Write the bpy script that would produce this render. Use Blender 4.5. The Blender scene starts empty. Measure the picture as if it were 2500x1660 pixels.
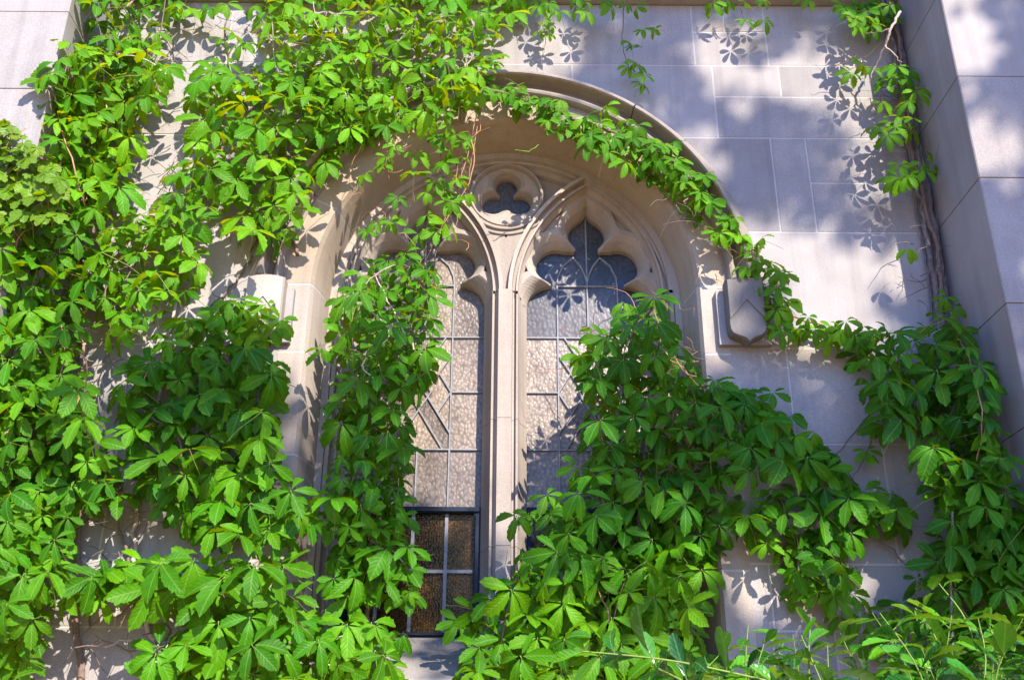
import bpy, math, random
import numpy as np
from mathutils import Vector, Matrix
from mathutils.geometry import delaunay_2d_cdt

rnd = random.Random(11)
S = bpy.context.scene
COL = S.collection
PI = math.pi
R_ = math.radians

# ------------------------------------------------------------------ camera
FPX, PITCH, ROLL = 2430.0, R_(23.5), R_(0.35)
CAM = Vector((0.03, -3.71, 1.6))
cd = bpy.data.cameras.new('camera')
cd.sensor_width = 36.0
cd.lens = FPX / 2500.0 * 36.0
cd.clip_start, cd.clip_end = 0.05, 500.0
cam = bpy.data.objects.new('camera', cd)
COL.objects.link(cam)
CROT = Matrix.Rotation(PI / 2 + PITCH, 4, 'X') @ Matrix.Rotation(ROLL, 4, 'Z')
cam.matrix_world = Matrix.Translation(CAM) @ CROT
S.camera = cam

# ------------------------------------------------------------------ light
SUN = Vector((0.325, -0.755, 0.57)).normalized()
w = bpy.data.worlds.new('World')
S.world = w
w.use_nodes = True
nt = w.node_tree
sky = nt.nodes.new('ShaderNodeTexSky')
sky.sky_type = 'NISHITA'
sky.sun_disc = False
sky.sun_elevation = math.asin(SUN.z)
sky.sun_rotation = math.atan2(SUN.x, SUN.y)
sky.air_density, sky.dust_density, sky.ozone_density = 1.3, 0.2, 5.0
wb = nt.nodes.new('ShaderNodeMix')
wb.data_type, wb.blend_type = 'RGBA', 'MULTIPLY'
wb.inputs[0].default_value = 1.0
wb.inputs[7].default_value = (0.86, 1.18, 1.95, 1)
nt.links.new(sky.outputs[0], wb.inputs[6])
nt.links.new(wb.outputs[2], nt.nodes['Background'].inputs[0])
nt.nodes['Background'].inputs[1].default_value = 0.095
sl = bpy.data.lights.new('sun', 'SUN')
sl.energy, sl.angle, sl.color = 4.45, R_(0.53), (1.0, 0.90, 0.74)
so = bpy.data.objects.new('sun', sl)
so.rotation_euler = (-SUN).to_track_quat('-Z', 'Y').to_euler()
so.location = (4, -8, 12)
COL.objects.link(so)
S.view_settings.view_transform = 'Standard'
S.view_settings.look = 'None'
S.view_settings.exposure = 1.35
S.view_settings.gamma = 1.0
S.view_settings.use_curve_mapping = False
S.render.engine = 'CYCLES'
S.cycles.max_bounces = 8
S.cycles.diffuse_bounces = 4
S.cycles.transmission_bounces = 4

# ------------------------------------------------------------------ helpers
OV = 2500.0 / 2361.0


def P(px, py, y=0.0):
    """point of the photo (2500 px wide) on the plane y"""
    d = CROT.to_3x3() @ Vector(((px - 1250) / FPX, -(py - 830) / FPX, -1.0))
    return CAM + d * ((y - CAM.y) / d.y)


def Q(x, y, d=0.0):
    return P(x * OV, y * OV, d)


def mesh(name, verts, faces, mats=(), smooth=False, midx=None, uvs=None):
    m = bpy.data.meshes.new(name)
    m.from_pydata([tuple(v) for v in verts], [], faces)
    for k in mats:
        m.materials.append(k)
    if midx:
        m.polygons.foreach_set('material_index', midx)
    if uvs:
        l = m.uv_layers.new(name='UVMap')
        for lp in m.loops:
            l.data[lp.index].uv = uvs[lp.vertex_index]
    if smooth:
        m.polygons.foreach_set('use_smooth', [True] * len(m.polygons))
    m.update()
    return m


def link(name, me, parent=None, loc=None):
    o = bpy.data.objects.new(name, me)
    COL.objects.link(o)
    if parent:
        o.parent = parent
    if loc is not None:
        o.location = loc
    return o


def thing(name, label, cat, loc=(0, 0, 0), group=None):
    o = link(name, None, None, loc)
    o['label'], o['category'] = label, cat
    if group:
        o['group'] = group
    o.empty_display_size = 0.1
    return o


class MB:
    def __init__(s):
        s.v, s.f = [], []

    def add(s, vs, fs):
        b = len(s.v)
        s.v += [tuple(v) for v in vs]
        s.f += [tuple(i + b for i in f) for f in fs]

    def grid(s, rows, close=False):
        n = len(rows[0])
        vs = [p for r in rows for p in r]
        fs = []
        for i in range(len(rows) - 1):
            for j in range(n - 1 if not close else n):
                k = (j + 1) % n
                fs.append((i * n + j, i * n + k, (i + 1) * n + k, (i + 1) * n + j))
        s.add(vs, fs)

    def box(s, x0, x1, y0, y1, z0, z1):
        s.add([(x, y, z) for x in (x0, x1) for y in (y0, y1) for z in (z0, z1)],
              [(0, 1, 3, 2), (4, 6, 7, 5), (0, 4, 5, 1), (2, 3, 7, 6), (0, 2, 6, 4), (1, 5, 7, 3)])

    def tube(s, pts, rad, n=6):
        pts = [Vector(p) for p in pts]
        rows = []
        for i, p in enumerate(pts):
            t = (pts[min(i + 1, len(pts) - 1)] - pts[max(i - 1, 0)])
            if t.length < 1e-9:
                t = Vector((0, 0, 1))
            t.normalize()
            a = t.cross(Vector((0.12, 1, 0.05))).normalized()
            b = t.cross(a)
            r = rad(i / max(1, len(pts) - 1)) if callable(rad) else rad
            rows.append([p + (a * math.cos(2 * PI * k / n) + b * math.sin(2 * PI * k / n)) * r for k in range(n)])
        s.grid(rows, True)
        s.add(rows[0], [tuple(range(n))])
        s.add(rows[-1], [tuple(reversed(range(n)))])

    def build(s, name, mat, parent=None, smooth=False):
        return link(name, mesh(name, s.v, s.f, [mat] if mat else [], smooth), parent)


def inside(p, loop):
    x, z = p
    c = False
    j = len(loop) - 1
    for i in range(len(loop)):
        xi, zi = loop[i]
        xj, zj = loop[j]
        if (zi > z) != (zj > z) and x < (xj - xi) * (z - zi) / (zj - zi) + xi:
            c = not c
        j = i
    return c


def cdt(loops, lines=()):
    vs, es = [], []
    for L in loops:
        b = len(vs)
        vs += [Vector(p) for p in L]
        es += [(b + i, b + (i + 1) % len(L)) for i in range(len(L))]
    for L in lines:
        b = len(vs)
        vs += [Vector(p) for p in L]
        es += [(b + i, b + i + 1) for i in range(len(L) - 1)]
    r = delaunay_2d_cdt(vs, es, [], 0, 1e-5)
    return r[0], r[1], r[2], r[4]


def plate(mb, keep, loops, yf, yb):
    """solid plate: front y=yf, back y=yb, made of the triangles of the loops for which keep(centroid)"""
    vs, _, fs, _ = cdt(loops)
    tr = []
    for f in fs:
        c = ((vs[f[0]].x + vs[f[1]].x + vs[f[2]].x) / 3, (vs[f[0]].y + vs[f[1]].y + vs[f[2]].y) / 3)
        if keep(c):
            a = (vs[f[1]] - vs[f[0]]).cross(vs[f[2]] - vs[f[0]])
            tr.append(tuple(f) if a > 0 else tuple(reversed(f)))
    n = len(vs)
    V = [(v.x, yf, v.y) for v in vs] + [(v.x, yb, v.y) for v in vs]
    F = [t for t in tr]
    cnt = {}
    for t in tr:
        for k in range(3):
            e = (t[k], t[(k + 1) % 3])
            cnt[e] = 1
    for (a, b) in list(cnt):
        if (b, a) not in cnt:
            F.append((b, a, a + n, b + n))
    F += [tuple(i + n for i in reversed(t)) for t in tr]
    used = sorted({i for f in F for i in f})
    mp = {o: k for k, o in enumerate(used)}
    mb.add([V[i] for i in used], [tuple(mp[i] for i in f) for f in F])


# ------------------------------------------------------------------ materials
def newmat(name):
    m = bpy.data.materials.new(name)
    m.use_nodes = True
    return m, m.node_tree, m.node_tree.nodes['Principled BSDF']


def N(t, kind, **kw):
    n = t.nodes.new('ShaderNode' + kind)
    for k, v in kw.items():
        if k.startswith('i_'):
            n.inputs[k[2:].replace('_', ' ')].default_value = v
        else:
            setattr(n, k, v)
    return n


def ramp(t, src, a, b, ca, cb):
    r = N(t, 'ValToRGB')
    r.color_ramp.elements[0].position, r.color_ramp.elements[1].position = a, b
    r.color_ramp.elements[0].color, r.color_ramp.elements[1].color = (*ca, 1), (*cb, 1)
    t.links.new(src, r.inputs[0])
    return r.outputs[0]


def mul(t, a, b, f=1.0, mode='MULTIPLY'):
    n = N(t, 'Mix', data_type='RGBA', blend_type=mode)
    n.inputs[0].default_value = f
    t.links.new(a, n.inputs[6])
    t.links.new(b, n.inputs[7])
    return n.outputs[2]


def stone(name, col, var=0.14, streak=0.16, bump=0.4, pit=0.12):
    m, t, b = newmat(name)
    tc = N(t, 'TexCoord')
    geo = N(t, 'NewGeometry')
    pos = geo.outputs['Position']
    oi = N(t, 'ObjectInfo')
    g = N(t, 'TexNoise', i_Scale=260.0, i_Detail=4.0, i_Roughness=0.7)
    t.links.new(pos, g.inputs['Vector'])
    big = N(t, 'TexNoise', i_Scale=3.2, i_Detail=5.0, i_Roughness=0.6)
    t.links.new(pos, big.inputs['Vector'])
    mp = N(t, 'Mapping')
    mp.inputs['Scale'].default_value = (16.0, 16.0, 0.9)
    t.links.new(pos, mp.inputs['Vector'])
    st = N(t, 'TexNoise', i_Scale=1.0, i_Detail=4.0, i_Roughness=0.55)
    t.links.new(mp.outputs[0], st.inputs['Vector'])
    base = ramp(t, oi.outputs['Random'], 0.0, 1.0, [c * (1 - var) for c in col], [min(1, c * (1 + var * 0.6)) for c in col])
    c = mul(t, base, ramp(t, g.outputs['Fac'], 0.3, 0.7, (0.73, 0.72, 0.71), (1.18, 1.18, 1.18)))
    c = mul(t, c, ramp(t, big.outputs['Fac'], 0.3, 0.72, (0.84, 0.81, 0.79), (1.05, 1.05, 1.05)))
    c = mul(t, c, ramp(t, st.outputs['Fac'], 0.30, 0.52, (1 - streak, 1 - streak, 1 - streak * 0.95), (1, 1, 1)))
    sp = N(t, 'TexVoronoi', i_Scale=55.0)
    t.links.new(pos, sp.inputs['Vector'])
    c = mul(t, c, ramp(t, sp.outputs['Distance'], 0.03, 0.10, (1 - pit * 3, 1 - pit * 3, 1 - pit * 3), (1, 1, 1)), 0.7)
    t.links.new(c, b.inputs['Base Color'])
    b.inputs['Roughness'].default_value = 0.9
    b.inputs['Specular IOR Level'].default_value = 0.2
    bp = N(t, 'Bump')
    bp.inputs['Strength'].default_value = bump
    bp.inputs['Distance'].default_value = 0.004
    t.links.new(g.outputs['Fac'], bp.inputs['Height'])
    t.links.new(bp.outputs[0], b.inputs['Normal'])
    return m


M_WALL = stone('wall_limestone', (0.325, 0.308, 0.312))
M_DRESS = stone('dressed_limestone', (0.365, 0.318, 0.288), var=0.09, streak=0.16, bump=0.25)
M_HOOD = stone('weathered_limestone', (0.29, 0.255, 0.23), var=0.08, streak=0.2)
M_ARCH = stone('bounce_warmed_arch_limestone', (0.375, 0.312, 0.255), var=0.07, streak=0.12)  # warm bounced light under the arch is put into the stone colour
M_STOP_SHADE = stone('shaded_grey_carved_stone', (0.20, 0.187, 0.178), var=0.03, streak=0.25)  # weathering and tree shade both put into this grey, right shield only
M_BUTT = stone('buttress_limestone', (0.318, 0.300, 0.304), var=0.06)
M_MORTAR = stone('lime_mortar', (0.47, 0.45, 0.45), var=0.0, streak=0.1)
M_MORTD = stone('dark_mortar', (0.30, 0.27, 0.25), var=0.0, streak=0.1)


def leafmat(name, c0, c1, tr, tfac=0.34, rough=0.42, spec=0.4, nveins=8.0, vein=0.35):
    m, t, b = newmat(name)
    oi = N(t, 'ObjectInfo')
    uv = N(t, 'UVMap')
    sx = N(t, 'SeparateXYZ')
    t.links.new(uv.outputs[0], sx.inputs[0])

    def math_(op, a, bb=None, c=None):
        n = N(t, 'Math', operation=op)
        for i, q in enumerate((a, bb, c)):
            if q is None:
                continue
            if isinstance(q, (int, float)):
                n.inputs[i].default_value = q
            else:
                t.links.new(q, n.inputs[i])
        return n.outputs[0]
    au = math_('ABSOLUTE', math_('SUBTRACT', sx.outputs[0], 0.5))
    ph = math_('MULTIPLY', math_('SUBTRACT', sx.outputs[1], math_('MULTIPLY', au, 0.55)), nveins * 1.0)
    tri = math_('ABSOLUTE', math_('SUBTRACT', math_('FRACT', ph), 0.5))
    side = math_('LESS_THAN', tri, 0.06)
    mid = math_('LESS_THAN', au, 0.035)
    v = math_('MAXIMUM', math_('MULTIPLY', side, 0.45), mid)
    base = ramp(t, oi.outputs['Random'], 0.0, 1.0, c0, c1)
    geo = N(t, 'NewGeometry')
    nz = N(t, 'TexNoise', i_Scale=38.0, i_Detail=3.0)
    t.links.new(geo.outputs['Position'], nz.inputs['Vector'])
    c = mul(t, base, ramp(t, nz.outputs['Fac'], 0.3, 0.7, (0.80, 0.84, 0.75), (1.15, 1.12, 1.1)))
    c = mul(t, c, oi.outputs['Color'])
    bl = N(t, 'TexNoise', i_Scale=16.0, i_Detail=5.0, i_Roughness=0.75)
    t.links.new(geo.outputs['Position'], bl.inputs['Vector'])
    bx = N(t, 'Mix', data_type='RGBA')
    t.links.new(ramp(t, bl.outputs['Fac'], 0.66, 0.76, (0, 0, 0), (0.65, 0.65, 0.65)), bx.inputs[0])
    t.links.new(c, bx.inputs[6])
    bx.inputs[7].default_value = (0.16, 0.15, 0.01, 1)
    c = bx.outputs[2]
    mx = N(t, 'Mix', data_type='RGBA')
    t.links.new(math_('MULTIPLY', v, vein), mx.inputs[0])
    t.links.new(c, mx.inputs[6])
    mx.inputs[7].default_value = (0.30, 0.42, 0.12, 1)
    t.links.new(mx.outputs[2], b.inputs['Base Color'])
    b.inputs['Roughness'].default_value = rough
    b.inputs['Specular IOR Level'].default_value = spec
    bp = N(t, 'Bump')
    bp.inputs['Strength'].default_value = 0.5
    bp.inputs['Distance'].default_value = 0.003
    t.links.new(math_('ADD', math_('MULTIPLY', tri, 1.2), math_('MULTIPLY', au, 0.8)), bp.inputs['Height'])
    t.links.new(bp.outputs[0], b.inputs['Normal'])
    tl = N(t, 'BsdfTranslucent')
    tcx = N(t, 'Mix', data_type='RGBA', blend_type='MULTIPLY')
    tcx.inputs[0].default_value = 1.0
    tcx.inputs[6].default_value = (*tr, 1)
    t.links.new(oi.outputs['Color'], tcx.inputs[7])
    t.links.new(tcx.outputs[2], tl.inputs[0])
    ms = N(t, 'MixShader')
    ms.inputs[0].default_value = tfac
    t.links.new(b.outputs[0], ms.inputs[1])
    t.links.new(tl.outputs[0], ms.inputs[2])
    t.links.new(ms.outputs[0], t.nodes['Material Output'].inputs[0])
    return m


M_LEAF = leafmat('creeper_leaf', (0.019, 0.128, 0.002), (0.076, 0.238, 0.003), (0.42, 0.55, 0.002), tfac=0.28, rough=0.45, spec=0.12, vein=0.22)
M_IVY = leafmat('grape_leaf', (0.085, 0.20, 0.006), (0.13, 0.25, 0.01), (0.34, 0.44, 0.006), nveins=5, spec=0.25, vein=0.2)
M_SHRUB = leafmat('shrub_leaf', (0.012, 0.09, 0.007), (0.055, 0.25, 0.006), (0.22, 0.44, 0.008), tfac=0.22, rough=0.22, spec=0.55, nveins=7, vein=0.25)
M_TREE = leafmat('tree_leaf', (0.04, 0.10, 0.012), (0.06, 0.14, 0.02), (0.12, 0.2, 0.01), tfac=0.2)


def plain(name, col, rough=0.7, var=0.25, scale=60.0, spec=0.3, bump=0.3, metal=0.0):
    m, t, b = newmat(name)
    geo = N(t, 'NewGeometry')
    n = N(t, 'TexNoise', i_Scale=scale, i_Detail=4.0, i_Roughness=0.65)
    t.links.new(geo.outputs['Position'], n.inputs['Vector'])
    c = ramp(t, n.outputs['Fac'], 0.3, 0.7, [q * (1 - var) for q in col], [min(1, q * (1 + var)) for q in col])
    t.links.new(c, b.inputs['Base Color'])
    b.inputs['Roughness'].default_value = rough
    b.inputs['Specular IOR Level'].default_value = spec
    b.inputs['Metallic'].default_value = metal
    bp = N(t, 'Bump')
    bp.inputs['Strength'].default_value = bump
    bp.inputs['Distance'].default_value = 0.003
    t.links.new(n.outputs['Fac'], bp.inputs['Height'])
    t.links.new(bp.outputs[0], b.inputs['Normal'])
    return m


M_PET = plain('petiole', (0.20, 0.24, 0.06), 0.6)
M_STEM = plain('vine_bark', (0.16, 0.115, 0.095), 0.9, 0.4, 90)
M_TRUNK = plain('grey_trunk_bark', (0.15, 0.125, 0.125), 0.95, 0.5, 45, 0.2, 0.8)
M_STEML = plain('pale_twig', (0.42, 0.34, 0.31), 0.9, 0.3, 90)
M_RED = plain('reddish_shoot', (0.36, 0.19, 0.11), 0.7, 0.3, 90)
M_GSTEM = plain('green_shoot', (0.14, 0.21, 0.03), 0.5, 0.2, 60)
M_LEAD = plain('lead_came', (0.19, 0.19, 0.215), 0.55, 0.25, 40, 0.4)
M_BLUE = plain('navy_painted_steel', (0.007, 0.014, 0.030), 0.6, 0.4, 30, 0.2)
M_BARK = plain('tree_bark', (0.12, 0.09, 0.07), 0.9, 0.4, 12)
M_GROUND = plain('ground', (0.42, 0.25, 0.10), 0.95, 0.3, 3.0)
M_DARK = plain('dark_interior', (0.01, 0.009, 0.008), 0.9)


def glass(name, c0, c1, scale, dist, rough, strength, spec=0.7, kind='ham'):
    m, t, b = newmat(name)
    geo = N(t, 'NewGeometry')
    oi = N(t, 'ObjectInfo')
    mp = N(t, 'Mapping')
    mp.inputs['Scale'].default_value = (1.0, 0.0, 0.72 if kind == 'ham' else 1.0)
    t.links.new(geo.outputs['Position'], mp.inputs['Vector'])
    wn = N(t, 'TexNoise', i_Scale=70.0, i_Detail=2.0)
    t.links.new(mp.outputs[0], wn.inputs['Vector'])
    vv = N(t, 'TexVoronoi', i_Scale=scale, feature='SMOOTH_F1' if kind == 'ham' else 'F1')
    if kind == 'ham':
        vv.inputs['Smoothness'].default_value = 0.55
    vv.inputs['Randomness'].default_value = 1.0 if kind == 'ham' else 0.8
    vm = N(t, 'Mix', data_type='RGBA')
    vm.inputs[0].default_value = 0.012 if kind == 'ham' else 0.003
    t.links.new(mp.outputs[0], vm.inputs[6])
    t.links.new(wn.outputs['Color'], vm.inputs[7])
    t.links.new(vm.outputs[2], vv.inputs['Vector'])
    bg = N(t, 'TexNoise', i_Scale=5.0, i_Detail=3.0)
    t.links.new(mp.outputs[0], bg.inputs['Vector'])
    c = ramp(t, bg.outputs['Fac'], 0.32, 0.68, c0, c1)
    c = mul(t, c, ramp(t, oi.outputs['Random'], 0, 1, (0.55, 0.54, 0.56), (1.12, 1.08, 1.02)))
    c = mul(t, c, ramp(t, vv.outputs['Distance'], 0.15, 0.75, (1.15, 1.15, 1.15), (0.55, 0.53, 0.50)))
    if kind == 'dot':
        sv = N(t, 'SeparateXYZ')
        t.links.new(vv.outputs['Color'], sv.inputs[0])
        c = mul(t, c, ramp(t, sv.outputs[0], 0.2, 0.95, (0.45, 0.4, 0.35), (1.5, 1.35, 1.15)))
    t.links.new(c, b.inputs['Base Color'])
    b.inputs['Roughness'].default_value = rough
    b.inputs['Specular IOR Level'].default_value = spec
    if kind == 'dot':
        b.inputs['Specular Tint'].default_value = (1.0, 0.72, 0.42, 1)
    bp = N(t, 'Bump')
    bp.inputs['Strength'].default_value = strength
    bp.inputs['Distance'].default_value = dist
    bp.invert = True
    t.links.new(vv.outputs['Distance'], bp.inputs['Height'])
    t.links.new(bp.outputs[0], b.inputs['Normal'])
    return m


M_GLASS = glass('hammered_glass', (0.17, 0.135, 0.115), (0.33, 0.28, 0.25), 85, 0.003, 0.36, 0.5, 0.4)
M_GLASSB = glass('grey_blue_glass', (0.035, 0.036, 0.046), (0.11, 0.105, 0.125), 70, 0.002, 0.34, 0.35, 0.5)
M_GLASSD = glass('brown_hammered_glass', (0.035, 0.019, 0.007), (0.070, 0.040, 0.015), 95, 0.003, 0.22, 0.6, 0.4, 'dot')

# ------------------------------------------------------------------ setting
g = MB()
g.add([(-150, -150, 0), (150, -150, 0), (150, 150, 0), (-150, 150, 0)], [(0, 1, 2, 3)])
o = g.build('ground', M_GROUND)
o['kind'] = 'structure'

# ------------------------------------------------------------------ arch geometry
ARW, ZS, ARC = 0.81, 3.46, 0.0265          # half width at the arris, springing, centre offset
ARR = ARW + ARC
ZSILL = 1.90


def arch(n, zb, N_=18, hw=ARW, c=ARC, zs=ZS, cx=0.0, a0=0.0):
    """outline of a pointed arch offset by n: from bottom left over the apex to bottom right"""
    r = hw + c + n
    am = math.acos(max(-1, min(1, c / r)))
    right = [(cx - c + r * math.cos(am * k / N_), zs + r * math.sin(am * k / N_)) for k in range(N_ + 1)]
    left = [(2 * cx - x, z) for x, z in right]
    out = []
    if zb is not None:
        out.append((cx - hw - n, zb))
    out += left + right[-2::-1]
    if zb is not None:
        out.append((cx + hw + n, zb))
    return out


def sweep(mb, prof, zb, N_=24, cap=True, **kw):
    rows = [[Vector((x, y, z)) for x, z in arch(n, zb, N_, **kw)] for n, y in prof]
    mb.grid(rows)
    if cap:
        for k in (0, -1):
            mb.add([r[k] for r in rows], [tuple(range(len(rows)))])


def seg_point(n, y, t, side):
    """t<0: down the jamb (metres), 0..1 along the arc"""
    if t < 0:
        return Vector((side * (ARW + n), y, ZS + t))
    r = ARR + n
    a = math.acos(ARC / r) * t
    return Vector((side * (-ARC + r * math.cos(a)), y, ZS + r * math.sin(a)))


# ------------------------------------------------------------------ wall
WALL = thing('stone_wall', 'pale limestone wall of large smooth ashlar blocks round the pointed window', 'wall')
CUT = arch(0.105, 1.74, 20)
BX = 1.842
rows = [0.0, 0.42, 0.86, 1.30, 1.74, 2.075, 2.316, 2.78, 3.184, 3.722, 4.201, 4.600, 4.955]
splitR = {11: [0.16, 0.87, 1.21], 10: [0.30, 0.945], 9: [1.175, 1.33], 8: [], 7: [1.14], 6: [1.47], 5: [0.985, 1.30], 4: [0.3, 1.2], 3: [0.7, 1.3], 2: [0.2, 1.0], 1: [0.6, 1.3], 0: [0.3, 1.1]}
splitL = {11: [-0.6, -1.3], 10: [-0.42, -1.15], 9: [-1.3], 8: [-1.42], 7: [-1.2], 6: [-1.5], 5: [-1.05, -1.4], 4: [-0.5, -1.2], 3: [-0.2, -0.9], 2: [-0.7, -1.4], 1: [0, -0.9], 0: [-0.4, -1.2]}
J = 0.004
blocks = []
for i in range(len(rows) - 1):
    xs = sorted([-BX] + splitL[i] + splitR[i] + [BX])
    for a, b in zip(xs, xs[1:]):
        z0, z1 = rows[i], rows[i + 1]
        if i == 11 and 0.8 < a < 1.0:
            blocks += [(a, b, z0, 4.795), (a, 1.02, 4.795, z1), (1.02, b, 4.795, z1)]
        elif i == 10 and a > 0.9:
            blocks += [(a, b, z0, 4.424), (a, 1.25, 4.424, z1), (1.25, b, 4.424, z1)]
        elif i == 9 and a > 1.3:
            blocks += [(a, b, z0, 3.968), (a, b, 3.968, z1)]
        else:
            blocks.append((a, b, z0, z1))
for (a, b, z0, z1) in blocks:
    mb = MB()
    a, b, z0, z1 = a + J, b - J, z0 + J, z1 - J
    yf = -0.001 + rnd.uniform(-0.001, 0.001)
    rect = [(a, z0), (b, z0), (b, z1), (a, z1)]
    hit = (z1 > 1.74 and z0 < 4.45 and a < 0.95 and b > -0.95)
    if hit:
        plate(mb, lambda c: inside(c, rect) and not inside(c, CUT), [rect, CUT], yf, 0.12)
        if not mb.f:
            continue
    else:
        mb.box(a, b, yf, 0.12, z0, z1)
    mb.build('stone_block', M_WALL, WALL)
mb = MB()
rect = [(-BX, 0.01), (BX, 0.01), (BX, 4.95), (-BX, 4.95)]
plate(mb, lambda c: inside(c, rect) and not inside(c, CUT), [rect, CUT], 0.0005, 0.5)
mb.build('mortar', M_MORTAR, WALL)
# string course just above the picture and the wall over it
mb = MB()
mb.grid([[Vector((x, y, z)) for x in (-BX, BX)] for y, z in ((0.1, 4.957), (-0.07, 4.957), (-0.075, 4.99), (-0.12, 5.03), (-0.12, 5.09), (0.02, 5.20), (0.02, 6.6), (0.5, 6.6))])
mb.build('string_course', M_WALL, WALL)
# jamb and arch stones
VPROF = [(0.1035, 0.10), (0.1035, -0.003), (0.0, -0.003), (-0.012, 0.02), (-0.022, 0.06), (-0.034, 0.12), (-0.042, 0.17), (-0.045, 0.203), (0.02, 0.24)]
JT = [-1.56, -1.17, -0.735, -0.305, 0.0]
AT = [0.0, 0.29, 0.63, 1.0]
for s in (-1, 1):
    spans = list(zip(JT, JT[1:])) + list(zip(AT, AT[1:]))
    for (t0, t1) in spans:
        if t0 < 0:
            ts = [t0 + J, t1 - J - 1e-5]
        else:
            k = 10
            e = J / 1.3
            ts = [t0 + e + (t1 - e * (1 if t1 < 1 else 0) - t0 - e) * i / k for i in range(k + 1)]
        rws = [[seg_point(n, y, t, s) for n, y in VPROF] for t in ts]
        mb = MB()
        mb.grid(rws)
        mb.add(rws[0], [tuple(range(len(VPROF)))])
        mb.add(rws[-1], [tuple(range(len(VPROF)))])
        mb.build('arch_stone' if t0 >= 0 else 'jamb_stone', M_ARCH if t0 >= 0 else M_DRESS, WALL)
mb = MB()
sweep(mb, [(0.108, 0.1), (0.108, 0.0004), (0.1, -0.0018), (0.0008, -0.0022), (-0.0112, 0.0203), (-0.0212, 0.0603), (-0.0332, 0.1203), (-0.0412, 0.1703), (-0.0442, 0.2033), (0.02, 0.24)], 1.9)
mb.build('arch_mortar', M_MORTAR, WALL)
# hood mould in voussoir lengths
HPROF = [(0.258, 0.02), (0.258, -0.008), (0.205, -0.088), (0.197, -0.094), (0.188, -0.094), (0.183, -0.086), (0.181, -0.050), (0.174, -0.018), (0.163, -0.006), (0.153, -0.010),
         (0.149, -0.034), (0.142, -0.044), (0.133, -0.046), (0.124, -0.042), (0.118, -0.030), (0.116, -0.006), (0.104, -0.005), (0.104, 0.02)]
HT = [0.0, 0.30, 0.62, 1.0]
for s in (-1, 1):
    for t0, t1 in zip(HT, HT[1:]):
        ts = [t0 + 0.002 + (t1 - t0 - 0.002 - (0.002 if t1 < 1 else 0)) * i / 12 for i in range(13)]
        rws = [[seg_point(n, y, t, s) for n, y in HPROF] for t in ts]
        mb = MB()
        mb.grid(rws)
        mb.add(rws[0], [tuple(range(len(HPROF)))])
        mb.add(rws[-1], [tuple(range(len(HPROF)))])
        mb.build('hood_mould', M_HOOD, WALL)
# label stops: a plate with a shield that carries a chevron
for s in (-1, 1):
    cx, zt = s * 0.972, 3.425
    mb = MB()
    mb.box(cx - 0.105, cx + 0.105, -0.032, 0.02, 3.185, zt)
    pl = mb.build('label_stop', M_WALL, WALL)
    hw, z1, z0 = 0.076, 3.452, 3.165
    side = [(-hw, z1 - 0.004), (-hw, 3.25), (-hw * 0.97, 3.222), (-hw * 0.85, 3.205), (-hw * 0.6, 3.195), (-hw * 0.3, 3.186), (-hw * 0.1, 3.176), (0, z0)]
    out = side + [(-x, z) for x, z in side[-2::-1]] + [(hw * 0.5, z1 + 0.004), (0, z1 + 0.006), (-hw * 0.5, z1 + 0.004)]
    mb = MB()

    def fy(x, z, k=1.0):
        return -0.105 + 0.18 * (x / 1.0) ** 2 * 14 * 0.5 * k
    n = len(out)
    front = [Vector((cx + x * 0.94, fy(x, z) - 0.0, zc)) for (x, z), zc in zip(out, [3.31 + (z - 3.31) * 0.97 for x, z in out])]
    edge = [Vector((cx + x, fy(x, z) + 0.012, z)) for x, z in out]
    back = [Vector((cx + x * 0.97, -0.025, z + 0.004)) for x, z in out]
    mb.grid([back, edge, front], True)
    # crowned front in strips
    mid = len(side) - 1
    L = front[:mid + 1]
    Rr = list(reversed(front[mid:mid + mid + 1]))
    for i in range(mid):
        r0 = [L[i].lerp(Rr[i], k / 6) for k in range(7)]
        r1 = [L[i + 1].lerp(Rr[i + 1], k / 6) for k in range(7)]
        for rr in (r0, r1):
            for p in rr:
                p.y = fy((p.x - cx) / 0.94, p.z)
        mb.grid([r0, r1])
    top = [front[2 * mid], front[2 * mid + 1], front[2 * mid + 2], front[2 * mid + 3], front[0]]
    mb.add(top, [(0, 1, 2, 3, 4)])
    sh = mb.build('shield', M_STOP_SHADE if s > 0 else M_DRESS, pl)  # right shield carries its shade in the stone colour, left stays pale
    # chevron: a thin raised plate whose lower edge is undercut
    mb = MB()
    zc, zl = 3.352, 3.268
    pts = [(-hw * 0.93, zl), (-hw * 0.45, zl + 0.042), (0, zc), (hw * 0.45, zl + 0.042), (hw * 0.93, zl)]
    up = [(-hw * 0.93, 3.44), (-hw * 0.45, 3.446), (0, 3.448), (hw * 0.45, 3.446), (hw * 0.93, 3.44)]
    lo0 = [Vector((cx + x, fy(x, z) - 0.0005, z)) for x, z in pts]
    lo1 = [Vector((cx + x, fy(x, z) - 0.006, z)) for x, z in pts]
    hi1 = [Vector((cx + x, fy(x, z) - 0.006, z)) for x, z in up]
    hi0 = [Vector((cx + x, fy(x, z) + 0.004, z + 0.004)) for x, z in up]
    mb.grid([lo0, lo1, hi1, hi0])
    mb.build('chief', M_STOP_SHADE if s > 0 else M_DRESS, pl)
# sill
mb = MB()
mb.grid([[Vector((x, y, z)) for x in (-0.912, 0.912)] for y, z in ((0.4, 2.112), (0.345, 2.092), (0.0, 1.905), (-0.012, 1.885), (-0.012, 1.744), (0.1, 1.744))])
mb.build('window_sill', M_WALL, WALL)

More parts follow.
